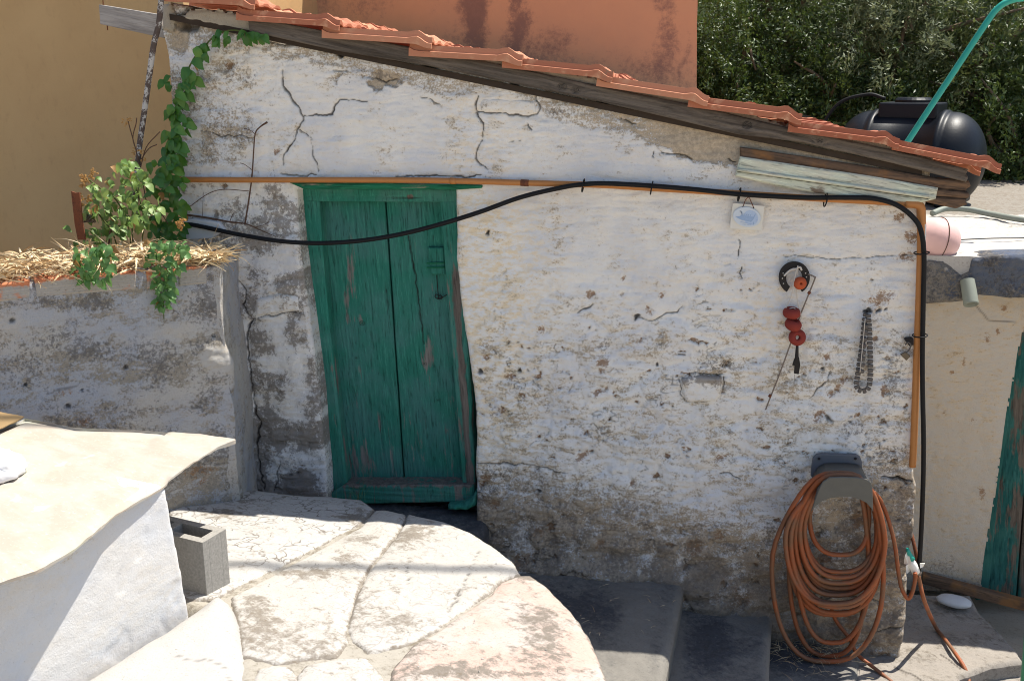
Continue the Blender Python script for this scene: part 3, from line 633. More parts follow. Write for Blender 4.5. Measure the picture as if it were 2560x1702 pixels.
relief('painted_board', front(-.048), [(1850, 392), (1900, 399), (2180, 441), (2346, 470), (2340, 498), (2305, 507), (2240, 506), (2050, 484), (1960, 470), (1838, 441)], .005, wood_fn(-SL * .85, .003, 95, cracks=[([(1843, 428), (2060, 459), (2320, 497)], 1.5)], wear=cw_wear), .022, M['cream_wood'], shed)
tube('board_moulding', pxY([(1843, 424), (2060, 455), (2322, 492)], -.052), .007, M['cream_wood'], shed, 8)
# beam end sticking out past the left corner
solid('beam', prism_geo(pxY([(247, 12), (400, 37), (410, 96), (250, 61)], .05), (0, .055, 0)), M['pale_wood'], shed, .003)
for q in ([(257, -8), (258, 14)], [(268, 62), (269, 76)]): tube('nail', pxY(q, .06), .0025, M['rust'], shed, 6, 1)
# lintel board over the door
relief('lintel', front(-.028), [(722, 457), (900, 458), (1206, 463), (1204, 471), (1140, 475), (760, 474)], .005, wood_fn(0, .003, 96), .2, M['lintel'], shed)
# door frame and leaf
frame = thing('door_frame', None, None, onY(960, 1250, .1)); frame.parent = shed; frame.location = Vector(frame.location) - ploc(shed)
YF = .095
def fr_wear(x0, lo=0.0, hi=.10):
    return lambda px, py, u, v: lo + (hi - lo) * sst(600, 1100, py) + .08 * fbm(u * 6, v * 3, 44)
tilt = math.pi / 2 + math.radians(4)
relief('jamb', front(YF), [(746, 500), (797, 500), (812, 700), (838, 950), (868, 1214), (820, 1240), (806, 1100), (784, 869), (760, 700)], .0045, wood_fn(tilt, .004, 101, wear=fr_wear(0, -.02, .05)), .09, M['frame'], frame)
relief('jamb', front(YF), [(1100, 500), (1146, 500), (1150, 700), (1166, 840), (1172, 900), (1176, 960), (1180, 1010), (1178, 1060), (1184, 1110), (1188, 1222), (1157, 1222), (1140, 1000), (1118, 740)], .0045,
       wood_fn(tilt, .004, 103, wear=lambda px, py, u, v: .01 + .19 * np.exp(-((px - np.interp(py, [600, 760, 1000, 1200], [1135, 1142, 1160, 1172])) / 13) ** 2) * sst(640, 720, py + 30 * noise(u * 9, v * 9, 3)) + .06 * fbm(u * 6, v * 3, 45)), .09, M['frame'], frame)
relief('frame_head', front(YF - .004), [(744, 470), (1146, 474), (1146, 506), (744, 504)], .0045, wood_fn(0, .0025, 105, wear=lambda px, py, u, v: -.05 + .3 * blob(px, py, 1025, 492, 10, 8)), .09, M['frame'], frame)
relief('sill_rail', front(YF - .03), [(818, 1238), (862, 1212), (1184, 1212), (1188, 1254), (892, 1260), (850, 1256)], .0045, wood_fn(0, .004, 107, wear=lambda px, py, u, v: .06 + .12 * sst(1222, 1212, py) + 0 * u), .10, M['frame'], frame)
door = thing('door', None, None, onY(980, 1210, .13)); door.parent = shed; door.location = Vector(door.location) - ploc(shed)
YD = .165
def dw(px, py, u, v):
    return -.03 + .05 * sst(650, 1200, py) + .13 * blob(px, py, 872, 700, 22, 110) + .12 * blob(px, py, 900, 800, 35, 18) + .12 * blob(px, py, 1075, 900, 25, 60) + .06 * sst(1000, 1200, py) - .06 * sst(600, 560, py) + .05 * noise(u * 5, v * 2, 8)
relief('door_plank', front(YD), [(805, 500), (961, 500), (985, 860), (1009, 1216), (873, 1216), (842, 900)], .0042, wood_fn(tilt, .0045, 111, [(905, 808, 8), (890, 895, 5)], wear=dw), .03, M['door'], door)
relief('door_plank', front(YD + .001), [(965, 500), (1112, 500), (1135, 860), (1160, 1216), (1013, 1216), (989, 860)], .0042, wood_fn(tilt, .0045, 113, [(1060, 910, 6), (1095, 1000, 5)], [([(1020, 590), (1040, 700), (1060, 860)], 1.0)], wear=dw), .03, M['door'], door)
solid('gap_shade_sheet', prism_geo(pxY([(780, 470), (1150, 470), (1200, 1260), (800, 1260)], .20), (0, .02, 0)), M['deck'], door)  # dark sheet; its colour gives the gap beside the planks its shade
latch = relief('latch_block', front(YD - .024), [(1069, 619), (1109, 619), (1114, 687), (1077, 686)], .004, wood_fn(tilt, .003, 115), .024, M['door'], door)
for y0 in (657, 668): tube('latch_bolt', pxY([(1067, y0 + 1), (1112, y0)], YD - .030), .0036, M['lintel'], latch, 8, 1)
tube('hasp', pxY([(1092, 688), (1094, 720), (1096, 740)], YD - .006), .002, M['darkiron'], door, 6)
tube('wire_loop', pxY([(1096, 738), (1090, 736), (1088, 743), (1098, 748), (1106, 744), (1100, 738), (1095, 745), (1108, 742), (1118, 736)], YD - .012), .0022, M['darkiron'], door, 6)

# ------------------------------------------------------------------ roof tiles
def tile_mesh():
    L, Wd = .46, .262
    A = np.concatenate([np.linspace(0, .06, 4), np.linspace(.1, .36, 5), np.linspace(.385, L, 6)])
    Bp = np.array([0, .010, .014, .030, .055, .085, .100, .135, .150, .175, .200, .215, .240, .252, .262])
    Hp = np.array([.002, .004, .026, .026, .004, .008, .016, .017, .008, .004, .008, .017, .018, .014, .006])
    def h(a, b): 
        lip = sst(.385, .45, a); head = .012 * sst(.03, .0, a)
        return np.interp(b, Bp, Hp) + head - .016 * lip + .010 * sst(.36, .40, a) * sst(.45, .40, a)
    T = np.array([(a, b, h(a, b)) for a in A for b in Bp]); na, nb = len(A), len(Bp)
    lo = T.copy(); lo[:, 2] = np.array([h(a, b) for a in A for b in Bp]) * .45 - .012
    for k in range(na):
        lo[k * nb, 2] = -.019 - .014 * sst(.385, .45, A[k]); lo[k * nb + 1, 2] = lo[k * nb, 2]
    V = np.concatenate([T, lo]); n = na * nb; Fc = []
    for i in range(na - 1):
        for j in range(nb - 1):
            a = i * nb + j; Fc.append((a, a + nb, a + nb + 1, a + 1)); Fc.append((n + a, n + a + 1, n + a + nb + 1, n + a + nb))
    for i in range(na - 1):
        a = i * nb; Fc.append((a, n + a, n + a + nb, a + nb)); a = i * nb + nb - 1; Fc.append((a, a + nb, n + a + nb, n + a))
    for j in range(nb - 1):
        Fc.append((j, j + 1, n + j + 1, n + j)); a = (na - 1) * nb + j; Fc.append((a, n + a, n + a + 1, a + 1))
    me = mesh('roof_tile', V, Fc, smooth=False); me.materials.append(M['tile']); return me, L
tme, TL = tile_mesh()
TS = [((395, -16), (640, 14)), ((590, 32), (852, 66)), ((806, 76), (1084, 110)), ((1022, 122), (1308, 154)), ((1255, 152), (1532, 196)), ((1490, 196), (1770, 254)), ((1722, 248), (2006, 300)), ((1972, 312), (2249, 362)), ((2232, 356), (2502, 424))]
YR = -.085
def add_tile(A, Bq, y, jit=1.0):
    o = bpy.data.objects.new('roof_tile', tme); COL.objects.link(o); o.parent = shed
    d = Vector(Bq - A); s = d.length / TL; d.normalize()
    yv = Vector((0, 1, 0)); zv = d.cross(yv).normalized(); yv = zv.cross(d)
    R = Matrix((d, yv, zv)).transposed().to_4x4()
    p = Vector(A) + Vector((0, y, -.034 if y > .1 else 0)) + Vector((random.uniform(-.006, .006), 0, random.uniform(-.003, .004))) * jit
    R = R @ Matrix.Rotation(-.046 + random.uniform(-.014, .014) * jit, 4, 'Z') @ Matrix.Rotation(random.uniform(-.02, .02) * jit, 4, 'X')
    o.matrix_local = Matrix.Translation(p - ploc(shed)) @ R @ Matrix.Diagonal((s, 1, s, 1))
for k in range(9):
    for a_, b_ in (TS[:-1] if 2 <= k <= 6 else TS):
        add_tile(onY(a_[0], a_[1] + 7, YR), onY(b_[0], b_[1] - 9, YR), .256 * k, 1.0 if k else .5)
# unseen slab of roof boards added under the tiles against light leaks
p0 = onY(420, -2, -.02); p1 = onY(2310, 385, -.02)
solid('roof_deck', prism_geo([p0 + (0, 0, -.06), p1 + (0, 0, -.06), p1 + (0, 0, -.085), p0 + (0, 0, -.085)], (0, 2.26, 0)), M['deck'], shed)

# ================================================================== HOUSES BEHIND
tan = thing('tan_house', 'tan rendered house wall rising behind the planter at the left', 'house', (-4.5, 1.5, -.1))
solid('wall', box_geo((-4.75, 1.6, 2.3), 4.7, 2.0, 4.8), M['tan'], tan)
oh = thing('orange_house', 'orange rendered house with dark streaked stains behind the tiled roof', 'house', (-1.0, 3.4, 0))
xr = onY(1741, 100, 2.5)[0]
def ofn(px, py, u, v, d):
    n = fbm(u * 4, v * 3, 121, 5); n2 = fbm(u * 14, v * 14, 122, 3)
    def streak(cx, w, y0): return np.exp(-(((px + 22 * n * 2 - cx) / w) ** 2)) * sst(y0 - 50, y0 + 30, py + 60 * n2)
    g = np.maximum.reduce([.95 * streak(1190, 38, -80), .75 * streak(1290, 36, -60), .62 * streak(1660, 36, -60), .40 * streak(760, 60, -60), .55 * blob(px, py, 1350, 130, 110, 60), .5 * blob(px, py, 1640, 190, 80, 80), .34 * sst(40, 230, py) + 0 * px, .36 * sst(1120, 760, px) + .1 * n2])
    g = np.maximum(g, .5 * streak(1705, 10, 100))
    return .004 * n, dict(grime=g + .12 * n)
relief('wall', front(2.5), [(520, 330), (1741, 330), (1745, -400), (520, -400)], .012, ofn, .05, M['orange'], oh)
solid('side_wall', box_geo(((xr - 1.3), 3.85, 2.0), 2.6, 2.5, 4.4), M['orange'], oh)

# neighbour house at the right
nb = thing('neighbour_house', 'low beige house with flat roof, dark roof edge and peeling teal door', 'house', (2.2, 1.6, 0))
YN = .72
def bfn(px, py, u, v, d):
    n = fbm(u * 5, v * 5, 131, 4); och = np.zeros_like(u)
    for x, y, rx, ry in ((2410, 900, 7, 25), (2430, 1050, 12, 10), (2455, 1230, 14, 22), (2360, 1030, 8, 10), (2495, 830, 8, 14), (2470, 850, 10, 25), (2380, 930, 10, 8), (2510, 770, 14, 12)):
        och = np.maximum(och, .62 * blob(px, py, x, y, rx, ry))
    return .008 * n + .004 * fbm(u * 20, v * 20, 132), dict(ochre=och, bare=.22 + .15 * n, grime=.12 + .1 * n + .28 * sst(1330, 1450, py), tint=.4 + .5 * n, crack=sst(2.5, .8, segd(px + 6 * n, py, [(2430, 755), (2470, 800), (2540, 806)])) * .7, soak=.25 * sst(1380, 1460, py))
relief('wall', front(YN), [(2200, 735), (2572, 735), (2563, 800), (2545, 880), (2522, 1000), (2503, 1120), (2485, 1250), (2462, 1380), (2450, 1475), (2200, 1475)], .007, bfn, .16, M['beige'], nb, wob=.004)
solid('wall_behind', box_geo((2.0, 2.0, .7), 2.6, 2.0, 1.5), M['beige'], nb)
def gfn(px, py, u, v, d):
    n = fbm(u * 6, v * 6, 141, 4); return .014 * n + .010 * fbm(u * 18, v * 18, 142) + rnd(d + .01 * n, .022, .016) + .008 * fbm(u * 40, v * 40, 143, 2), dict(bare=.40 + .5 * n + .3 * sst(2440, 2400, px), grime=.40 + .5 * n, ochre=0 * u, tint=.2 + 0 * u, crack=0 * u, soak=0 * u)
relief('roof_edge', front(YN - .14), [(2290, 668), (2325, 652), (2360, 655), (2385, 672), (2405, 690), (2425, 680), (2432, 650), (2480, 640), (2700, 634), (3500, 620), (3500, 745), (2520, 745), (2450, 738), (2425, 752), (2390, 756), (2330, 760), (2290, 762)], .007, gfn, .16, M['bluegrey'], nb)
zr = onY(2450, 641, YN - .14)[2] - .005
def rfn(px, py, u, v, d):
    n = fbm(u * 3, v * 6, 151, 5); return .012 * n + .004 * fbm(u * 20, v * 20, 152), dict(grime=.25 * n + .35 * sst(545, 528, py), crack=0 * u)
relief('flat_roof', (np.array([0, 0, zr]), X_, Y_), [(1.02, YN - .12), (4.6, YN - .12), (4.6, 4.3), (1.02, 4.3)], .02, rfn, .12, M['roofslab'], nb, uv=True)
solid('drain_pipe', lathe_geo([(.0, .03), (.026, .03), (.026, 0), (.032, 0), (.033, .006), (.032, .12)], onY(2428, 762, YN - .21), onY(2417, 690, YN - .13) - onY(2428, 762, YN - .21)), M['pvc'], nb, smooth=True)
nd = thing('door', None, None, onY(2520, 1480, YN + .1)); nd.parent = nb; nd.location = Vector(nd.location) - ploc(nb)
relief('door_plank', front(YN + .10), [(2540, 780), (2600, 780), (2570, 1100), (2540, 1500), (2440, 1500), (2480, 1150)], .006, wood_fn(math.pi / 2 - .12, .005, 161, wear=lambda px, py, u, v: .1 + .25 * fbm(u * 5, v * 4, 8)), .04, M['teal_wood'], nd)
relief('door_plank', front(YN + .102), [(2604, 780), (2760, 780), (2720, 1500), (2545, 1500), (2574, 1100)], .008, wood_fn(math.pi / 2 - .12, .005, 163, wear=lambda px, py, u, v: .15 + .25 * fbm(u * 5, v * 4, 8)), .04, M['teal_wood'], nd)
solid('door_jamb', prism_geo(pxY([(2535, 790), (2560, 790), (2500, 1200), (2470, 1490), (2446, 1490), (2478, 1200)], YN + .05), (0, .04, 0)), M['teal_wood'], nb, .004)

# ================================================================== STEPS AND LANDING
def step(name, label, z, poly, seed, thick, spots=()):
    def fn(px, py, u, v, d):
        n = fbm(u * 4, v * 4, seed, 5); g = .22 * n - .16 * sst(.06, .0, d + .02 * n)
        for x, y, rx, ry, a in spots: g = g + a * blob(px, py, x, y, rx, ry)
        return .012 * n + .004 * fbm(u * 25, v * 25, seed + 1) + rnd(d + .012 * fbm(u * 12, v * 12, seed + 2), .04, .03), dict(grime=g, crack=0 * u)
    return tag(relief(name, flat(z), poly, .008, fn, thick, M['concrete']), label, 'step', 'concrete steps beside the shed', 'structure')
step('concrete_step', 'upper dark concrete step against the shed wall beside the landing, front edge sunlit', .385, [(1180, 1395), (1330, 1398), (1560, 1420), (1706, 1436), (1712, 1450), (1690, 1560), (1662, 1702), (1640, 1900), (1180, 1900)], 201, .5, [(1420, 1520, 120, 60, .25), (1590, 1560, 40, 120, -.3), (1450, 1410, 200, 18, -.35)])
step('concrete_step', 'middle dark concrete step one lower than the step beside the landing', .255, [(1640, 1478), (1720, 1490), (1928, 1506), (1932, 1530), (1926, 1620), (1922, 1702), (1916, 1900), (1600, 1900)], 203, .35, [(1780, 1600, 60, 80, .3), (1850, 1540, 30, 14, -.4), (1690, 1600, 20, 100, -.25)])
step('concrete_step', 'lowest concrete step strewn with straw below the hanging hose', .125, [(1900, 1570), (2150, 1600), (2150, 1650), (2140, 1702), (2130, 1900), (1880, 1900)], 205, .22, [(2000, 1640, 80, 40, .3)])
# sill stone under the door
def silfn(px, py, u, v, d):
    n = fbm(u * 9, v * 9, 207, 4); return .025 * n + rnd(d, .05, .04), dict(grime=.2 + .3 * n, crack=0 * u)
sill = relief('door_sill', (np.array([0, 0, .60]), X_, Y_), [(-1.62, -.10), (-1.2, -.12), (-.86, -.12), (-.80, -.08), (-.79, .02), (-.80, .16), (-1.62, .16)], .008, silfn, .7, M['concrete'], shed, uv=True)
def silp(px, py, u, v, d):
    n = fbm(u * 25, v * 25, 208, 3); return .02 + .02 * n + rnd(d, .025, .02), dict(wear=.02 + .1 * n, crack=0 * u)
relief('painted_mortar', front(.03), [(1120, 1262), (1160, 1256), (1180, 1244), (1188, 1228), (1194, 1232), (1192, 1262), (1170, 1272), (1120, 1274)], .006, silp, .05, M['frame'], shed)

LZ = lambda y: .785 + .11 * (-.15 - y)
LF = (np.array([0, -.15, .785]), X_, np.array([0, 1, -.11]) / math.hypot(1, .11))
landing = thing('stone_landing', 'raised landing of worn whitewashed flagstones in front of the green door', 'landing', (-1.2, -1, .2), kind='structure')
def jfn(px, py, u, v, d):
    n = fbm(u * 8, v * 8, 211, 4); return -.001 + .008 * n + .004 * fbm(u * 40, v * 40, 212) + rnd(d, .05, .05), dict(grime=.2 * n, crack=0 * u)
LAND = [(425, 1245), (622, 1228), (737, 1244), (825, 1249), (905, 1258), (959, 1279), (1013, 1288), (1112, 1315), (1174, 1340), (1227, 1372), (1277, 1409), (1300, 1440), (1320, 1448), (1360, 1471), (1402, 1513), (1433, 1551), (1465, 1600), (1484, 1642), (1504, 1702), (1520, 1800), (1500, 2300), (590, 2300), (575, 1640), (560, 1560), (490, 1530), (425, 1500)]
relief('mortar', LF, LAND, .012, jfn, .55, M['joint'], landing)
def flag(poly, mt, seed, proud=.012, grime=None, label=None, cracks=(), cell=.0085):
    def fn(px, py, u, v, d):
        n = fbm(u * 3.5, v * 3.5, seed, 4); n2 = fbm(u * 18, v * 18, seed + 2, 3)
        g = -.05 + .14 * n + .10 * n2 + .22 * sst(.014, .0, d + .004 * n2); ck = 0 * u
        for x, y, rx, ry, a in (grime or ()): g = g + a * blob(px + 25 * n2, py + 18 * n2, x, y, rx, ry)
        for pts, w in cracks: ck = np.maximum(ck, sst(w + 1.6, w * .5, segd(px + 9 * n2 + 5 * noise(u * 60, v * 60, 3), py + 7 * n2, pts)))
        edge = sst(.06, .0, d); return proud + .009 * n + .004 * n2 - .008 * ck + rnd(d + .006 * n2, .016, .013) - .006 * edge * (1 + n2), dict(grime=g, crack=.8 * ck)
    P = to_uv(LF, poly); k = len(P); ar = sum(P[i][0] * P[(i + 1) % k][1] - P[(i + 1) % k][0] * P[i][1] for i in range(k)); Q = []
    for i in range(k):
        a_, b_ = np.array(P[i - 1]), np.array(P[(i + 1) % k]); e = b_ - a_; e /= np.linalg.norm(e) + 1e-9; Q.append(tuple(np.array(P[i]) + .010 * (1 if ar > 0 else -1) * np.array([e[1], -e[0]])))
    o = relief('flagstone', LF, Q, cell, fn, .06, M[mt], landing, uv=True)
    if label: o['label'] = label
    return o
flag([(425, 1262), (560, 1236), (622, 1226), (737, 1242), (825, 1246), (902, 1255), (932, 1276), (896, 1314), (835, 1343), (728, 1402), (574, 1478), (530, 1500), (425, 1500)], 'slab_craze', 221, grime=[(880, 1300, 40, 14, .25), (650, 1260, 120, 16, .08), (560, 1290, 60, 14, .2)])
flag([(940, 1279), (962, 1278), (1010, 1288), (1006, 1310), (983, 1345), (950, 1385), (916, 1427), (889, 1485), (875, 1530), (862, 1582), (868, 1606), (840, 1640), (690, 1660), (610, 1640), (600, 1570), (582, 1496), (733, 1414), (840, 1355), (905, 1320)], 'slab_white', 223, grime=[(760, 1615, 130, 45, .13), (650, 1560, 60, 60, .12), (770, 1440, 70, 14, .22), (860, 1400, 30, 20, .16), (900, 1350, 40, 20, .12), (640, 1500, 30, 20, .12)])
flag([(1018, 1286), (1112, 1311), (1174, 1335), (1227, 1366), (1277, 1404), (1296, 1437), (1248, 1452), (1224, 1483), (1147, 1532), (1090, 1575), (1032, 1609), (921, 1632), (880, 1598), (872, 1578), (885, 1530), (899, 1487), (926, 1430), (960, 1388), (992, 1348), (1014, 1312)], 'slab_white', 225, grime=[(1060, 1340, 60, 18, .12), (900, 1550, 40, 50, .12), (1000, 1560, 60, 25, .12), (1010, 1360, 40, 30, .10)], cracks=[([(1195, 1380), (1165, 1450), (1120, 1540)], .5), ([(1020, 1400), (1018, 1480)], .5)])
flag([(1298, 1443), (1323, 1443), (1360, 1466), (1402, 1508), (1433, 1546), (1467, 1597), (1486, 1638), (1507, 1695), (1520, 1800), (1515, 2300), (985, 2300), (980, 1720), (985, 1680), (1036, 1620), (1096, 1585), (1153, 1542), (1229, 1493), (1252, 1462)], 'slab_pink', 227, grime=[(1340, 1550, 60, 30, .10), (1380, 1620, 60, 50, .12), (1120, 1690, 120, 14, .16), (1320, 1450, 30, 10, .3), (1300, 1690, 80, 14, .12)])
flag([(640, 1700), (648, 1676), (680, 1666), (718, 1670), (738, 1692), (742, 1800), (740, 2300), (560, 2300)], 'slab_white', 229)
flag([(748, 1690), (768, 1667), (850, 1650), (913, 1647), (950, 1690), (972, 1730), (975, 2300), (752, 2300)], 'slab_white', 231, grime=[(860, 1690, 40, 12, .14)])

# ================================================================== PLANTER WALL AT THE LEFT
A0 = onY(546, 662, -.44); zt = A0[2]
pl = onZ(0, 712, zt); dirn = (A0 - pl); dirn[2] = 0; dirn /= np.linalg.norm(dirn)
PF = (np.array([A0[0], A0[1], 0.]), dirn, Z_)
planter = thing('planter_wall', 'weathered raised planter of hollow bricks and plaster left of the shed', 'planter', (A0[0] - .7, A0[1] - .1, .6))
def pfn(px, py, u, v, d):
    n = fbm(u * 4, v * 5, 241, 5); n2 = fbm(u * 14, v * 18, 242, 4); ns = fbm(u * 2.5, v * 12, 243, 4)
    br = .002 * np.sin(v * 520 + 2 * n2) * sst(.1, .3, fbm(u * 3, v * 5, 244)) * sst(960, 780, py)
    k = np.zeros_like(u)
    for x, y, r in ((528, 664, 6), (535, 808, 4), (534, 838, 5), (315, 918, 6), (170, 1015, 8), (65, 962, 5), (30, 802, 7), (205, 975, 4)): k = np.maximum(k, sst(r * 1.3, r * .5, np.hypot(px - x + 4 * n2, (py - y) * 1.2)))
    ck = np.maximum(k, .6 * sst(3, 1, segd(px + 10 * n2, py + 8 * n2, [(140, 975), (190, 965), (120, 985)])))
    chip = sst(.0, .5, blob(px, py, 545, 900, 60, 45) + .5 * n2 - .35)
    bulge = .025 * blob(px, py, 560, 905, 60, 60)
    grime = .33 + .34 * n + .20 * ns + .16 * blob(px, py, 300, 870, 300, 28) + .12 * blob(px, py, 100, 760, 140, 20) + .14 * blob(px, py, 480, 990, 60, 30) + .1 * blob(px, py, 520, 740, 40, 60) - .35 * chip
    bare = .34 + .5 * ns + .3 * n2 + .25 * sst(1100, 1230, py) + .12 * blob(px, py, 300, 920, 150, 25)
    och = .26 * sst(.1, .5, ns) + .42 * blob(px, py, 500, 1180, 70, 60) + .45 * blob(px, py, 160, 980, 40, 12) + .4 * blob(px, py, 210, 1050, 40, 14)
    return .010 * n + .004 * n2 + br + bulge - .015 * k + .006 * chip * n2 + rnd(d, .03, .02), dict(bare=bare * (1 - chip), grime=grime, ochre=och * (1 - chip), crack=.85 * ck, soak=0 * u, tint=.3 + .6 * ns)
PR = [(546, 664), (549, 718), (555, 820), (566, 860), (585, 905), (590, 960), (586, 1000), (583, 1080), (590, 1107), (600, 1190), (612, 1242), (600, 1275)]
relief('front_face', PF, PR + [(425, 1290), (-900, 1400), (-900, 806), (-200, 733), (0, 713), (340, 680), (500, 664)], .0062, pfn, .12, M['planter'], planter)
# side face running back to the shed
Bk = onY(600, 702, .01); sd = np.array([Bk[0] - A0[0], Bk[1] - A0[1] - .0, 0.]); sd /= np.linalg.norm(sd)
LS = float(np.hypot(Bk[0] - A0[0], Bk[1] - A0[1])) + .03
SF = (np.array([A0[0], A0[1], 0.]), sd, Z_)
def sfn(px, py, u, v, d):
    n = fbm(u * 6, v * 4, 251, 4); n2 = fbm(u * 20, v * 14, 252, 3)
    fwd = np.interp(v, [.6, 1.0, 1.25, 1.45, 1.6, 1.9], [.02, .015, .02, .005, .0, .0])
    return fwd * 1.0 + .016 * n + .004 * n2, dict(bare=.30 + .3 * n, grime=.26 + .25 * n, ochre=.1 + .2 * n2, crack=0 * u, soak=0 * u, tint=.2 + .3 * n)
relief('side_face', SF, [(-.01, .55), (LS, .55), (LS, zt - .02), (-.01, zt - .005)], .007, sfn, .10, M['planter'], planter, uv=True)
# brick course along the top
def brick(poly, seed, lime):
    def fn(px, py, u, v, d):
        n = fbm(u * 10, v * 10, seed, 4); top = (v - v.min()) / (v.max() - v.min())
        return .007 + .0022 * np.sin(v * 620) + .002 * n + rnd(d, .006, .006), dict(lime=lime + .3 * n - .55 * sst(.70, .95, top))
    return relief('brick', PF, poly, .004, fn, .11, M['brick'], planter)
brick([(-180, 735), (74, 698), (74, 742), (-180, 782)], 261, .60); brick([(86, 697), (338, 679), (340, 722), (90, 742)], 263, .72); brick([(366, 678), (440, 671), (441, 716), (368, 721)], 265, .55); brick([(446, 670), (516, 664), (517, 708), (447, 715)], 267, .85)
def tilept(u, v, z): return PF[0] * (1, 1, 0) + dirn * u + np.array([-dirn[1], dirn[0], 0]) * v + np.array([0, 0, z])
solid('brick', prism_geo([tilept(a, b, zt + .075) for a, b in ((-1.24, .28), (-.95, .28), (-.95, .52), (-1.24, .52))], (0, 0, .03)), M['brick'], planter, .004)
# soil
def sofn(px, py, u, v, d):
    n = fbm(u * 6, v * 6, 271, 4); return .03 * n, {}
o = relief('soil', (np.array([0, 0, zt - .05]), X_, Y_), [tuple(tilept(a, b, 0)[:2]) for a, b in ((.0, .10), (.0, .45), (-3, 1.4), (-3, .10))], .03, sofn, .5, M['soil'], planter, uv=True)
# dry grass thatch
def strands(name, n, place, lens, w, mat, droop, label, cat, kind='stuff'):
    V = []; Fc = []; var = []
    for i in range(n):
        p, h = place(i); L = random.uniform(*lens); a = random.uniform(0, 6.283); el = random.uniform(-.15, .75) if not isinstance(droop, tuple) else random.uniform(*droop[1:])
        d = np.array([math.cos(a) * math.cos(el), math.sin(a) * math.cos(el), math.sin(el)]); cur = np.array(p, float); ww = random.uniform(*w); vv = random.random()
        cv = np.array([random.gauss(0, 1), random.gauss(0, 1), random.gauss(0, .5)]) * .45; dr = droop[0] if isinstance(droop, tuple) else droop; k = 6; b0 = len(V)
        for j in range(k + 1):
            s = np.cross(d, [0.2, 0.1, 1]); s /= np.linalg.norm(s) + 1e-9; s = s * math.cos(j * .35) + np.array([0, 0, 1]) * math.sin(j * .35)
            t = ww * (1 - .7 * j / k); V += [cur + s * t, cur - s * t]; var += [vv, vv]
            cur = cur + d * L / k; d = d + cv * .5 / k * 3 + np.array([0, 0, -dr / k]); d /= np.linalg.norm(d)
            if h is not None and cur[2] < h: cur[2] = h + random.uniform(0, .004)
        for j in range(k): a0 = b0 + 2 * j; Fc.append((a0, a0 + 1, a0 + 3, a0 + 2))
    o = link(name, mesh(name, V, Fc, {'var': var}), mat); return tag(o, label, cat, None, kind)
def pth(i):
    u = -random.random() ** .9 * 1.55 + .02; v = random.uniform(.0, .30) if i % 3 else random.uniform(-.005, .08)
    if random.random() < .07 : u = random.uniform(-.08, .03)
    top = .07 * math.exp(-((u + 1.05) / .35) ** 2) + .05 * math.exp(-((u + .35) / .3) ** 2) + .01
    hh = zt + .004; return tilept(u, v, hh + random.uniform(0, .012 + top)), (hh if v > .02 else None)
strands('straw', 2800, pth, (.03, .15), (.0015, .006), M['straw'], .9, 'dry tangled straw lying along the top of the planter wall', 'straw')

# ================================================================== FOREGROUND AT THE LEFT
ZS = 1.40
def shf(px, py, u, v, d):
    n = fbm(u * 2.2, v * 2.2, 281, 3); cr = np.abs(fbm(u * 1.4 + .3, v * 1.9, 285, 2)); return .007 * n - .003 * sst(.05, .0, cr) + .0015 * fbm(u * 9, v * 9, 286, 3) + .012 * blob(px, py, 590, 1105, 60, 40) - .012 * sst(.05, 0, d) * (px < 420), {}
sheet = relief('metal_sheet', flat(ZS), [(593, 1105), (545, 1120), (510, 1140), (479, 1158), (440, 1187), (399, 1220), (345, 1250), (287, 1284), (242, 1322), (179, 1374), (90, 1423), (0, 1452), (-300, 1520), (-340, 1120), (0, 1070), (63, 1043), (110, 1051), (188, 1067), (260, 1070), (336, 1072), (430, 1079), (502, 1084), (550, 1094)], .012, shf, .004, M['sheet'])
tag(sheet, 'rusty cream metal sheet laid over the low white wall in the foreground', 'sheet')
def sh2(px, py, u, v, d): return .01 * fbm(u * 3, v * 3, 283) + .0 * u, {}
tag(relief('brown_sheet', flat(ZS + .022), [(-300, 1000), (0, 1027), (62, 1040), (40, 1052), (0, 1071), (-300, 1130)], .012, sh2, .004, M['sheet2']), 'brown sheet corner lying on the cream metal sheet at the far left', 'sheet')
WA = onZ(415, 1218, ZS - .012); WD = onZ(-20, 1430, ZS - .012); WB = onZ(478, 1540, .93)
U1 = WA - WD; U1 /= np.linalg.norm(U1); N1 = np.cross(U1, WA - WB); N1 /= np.linalg.norm(N1); V1 = np.cross(N1, U1)
def wfn(px, py, u, v, d):
    n = fbm(u * 4, v * 4, 291, 4); n2 = fbm(u * 16, v * 22, 292, 4); pt = sst(.18, .26, fbm(u * 6 + 3, v * 4, 293, 3))
    ck = .55 * sst(.26, .235, np.abs(fbm(u * 6 + 3, v * 4, 293, 3))) * 0
    return .002 * n + .0014 * n2 - .002 * pt + rnd(d, .02, .014), dict(bare=.05 + .14 * n2 + .42 * sst(60, 0, py - np.interp(px, [0, 90, 179, 287, 399], [1445, 1415, 1366, 1277, 1215])) * (.6 + n2), grime=-.05 + .1 * n2, ochre=.05 * n, crack=ck, soak=0 * u, tint=.2 + .5 * n)
low = relief('low_wall', (WA, U1, V1), [(418, 1219), (430, 1290), (452, 1400), (470, 1500), (480, 1556), (380, 1650), (310, 1725), (250, 2100), (-300, 2100), (-300, 1500), (-20, 1431), (90, 1406), (179, 1358), (287, 1272), (399, 1212)], .007, wfn, .22, M['low_wall'])
tag(low, 'low white plastered wall under the cream metal sheet', 'wall')
zm = 1.0
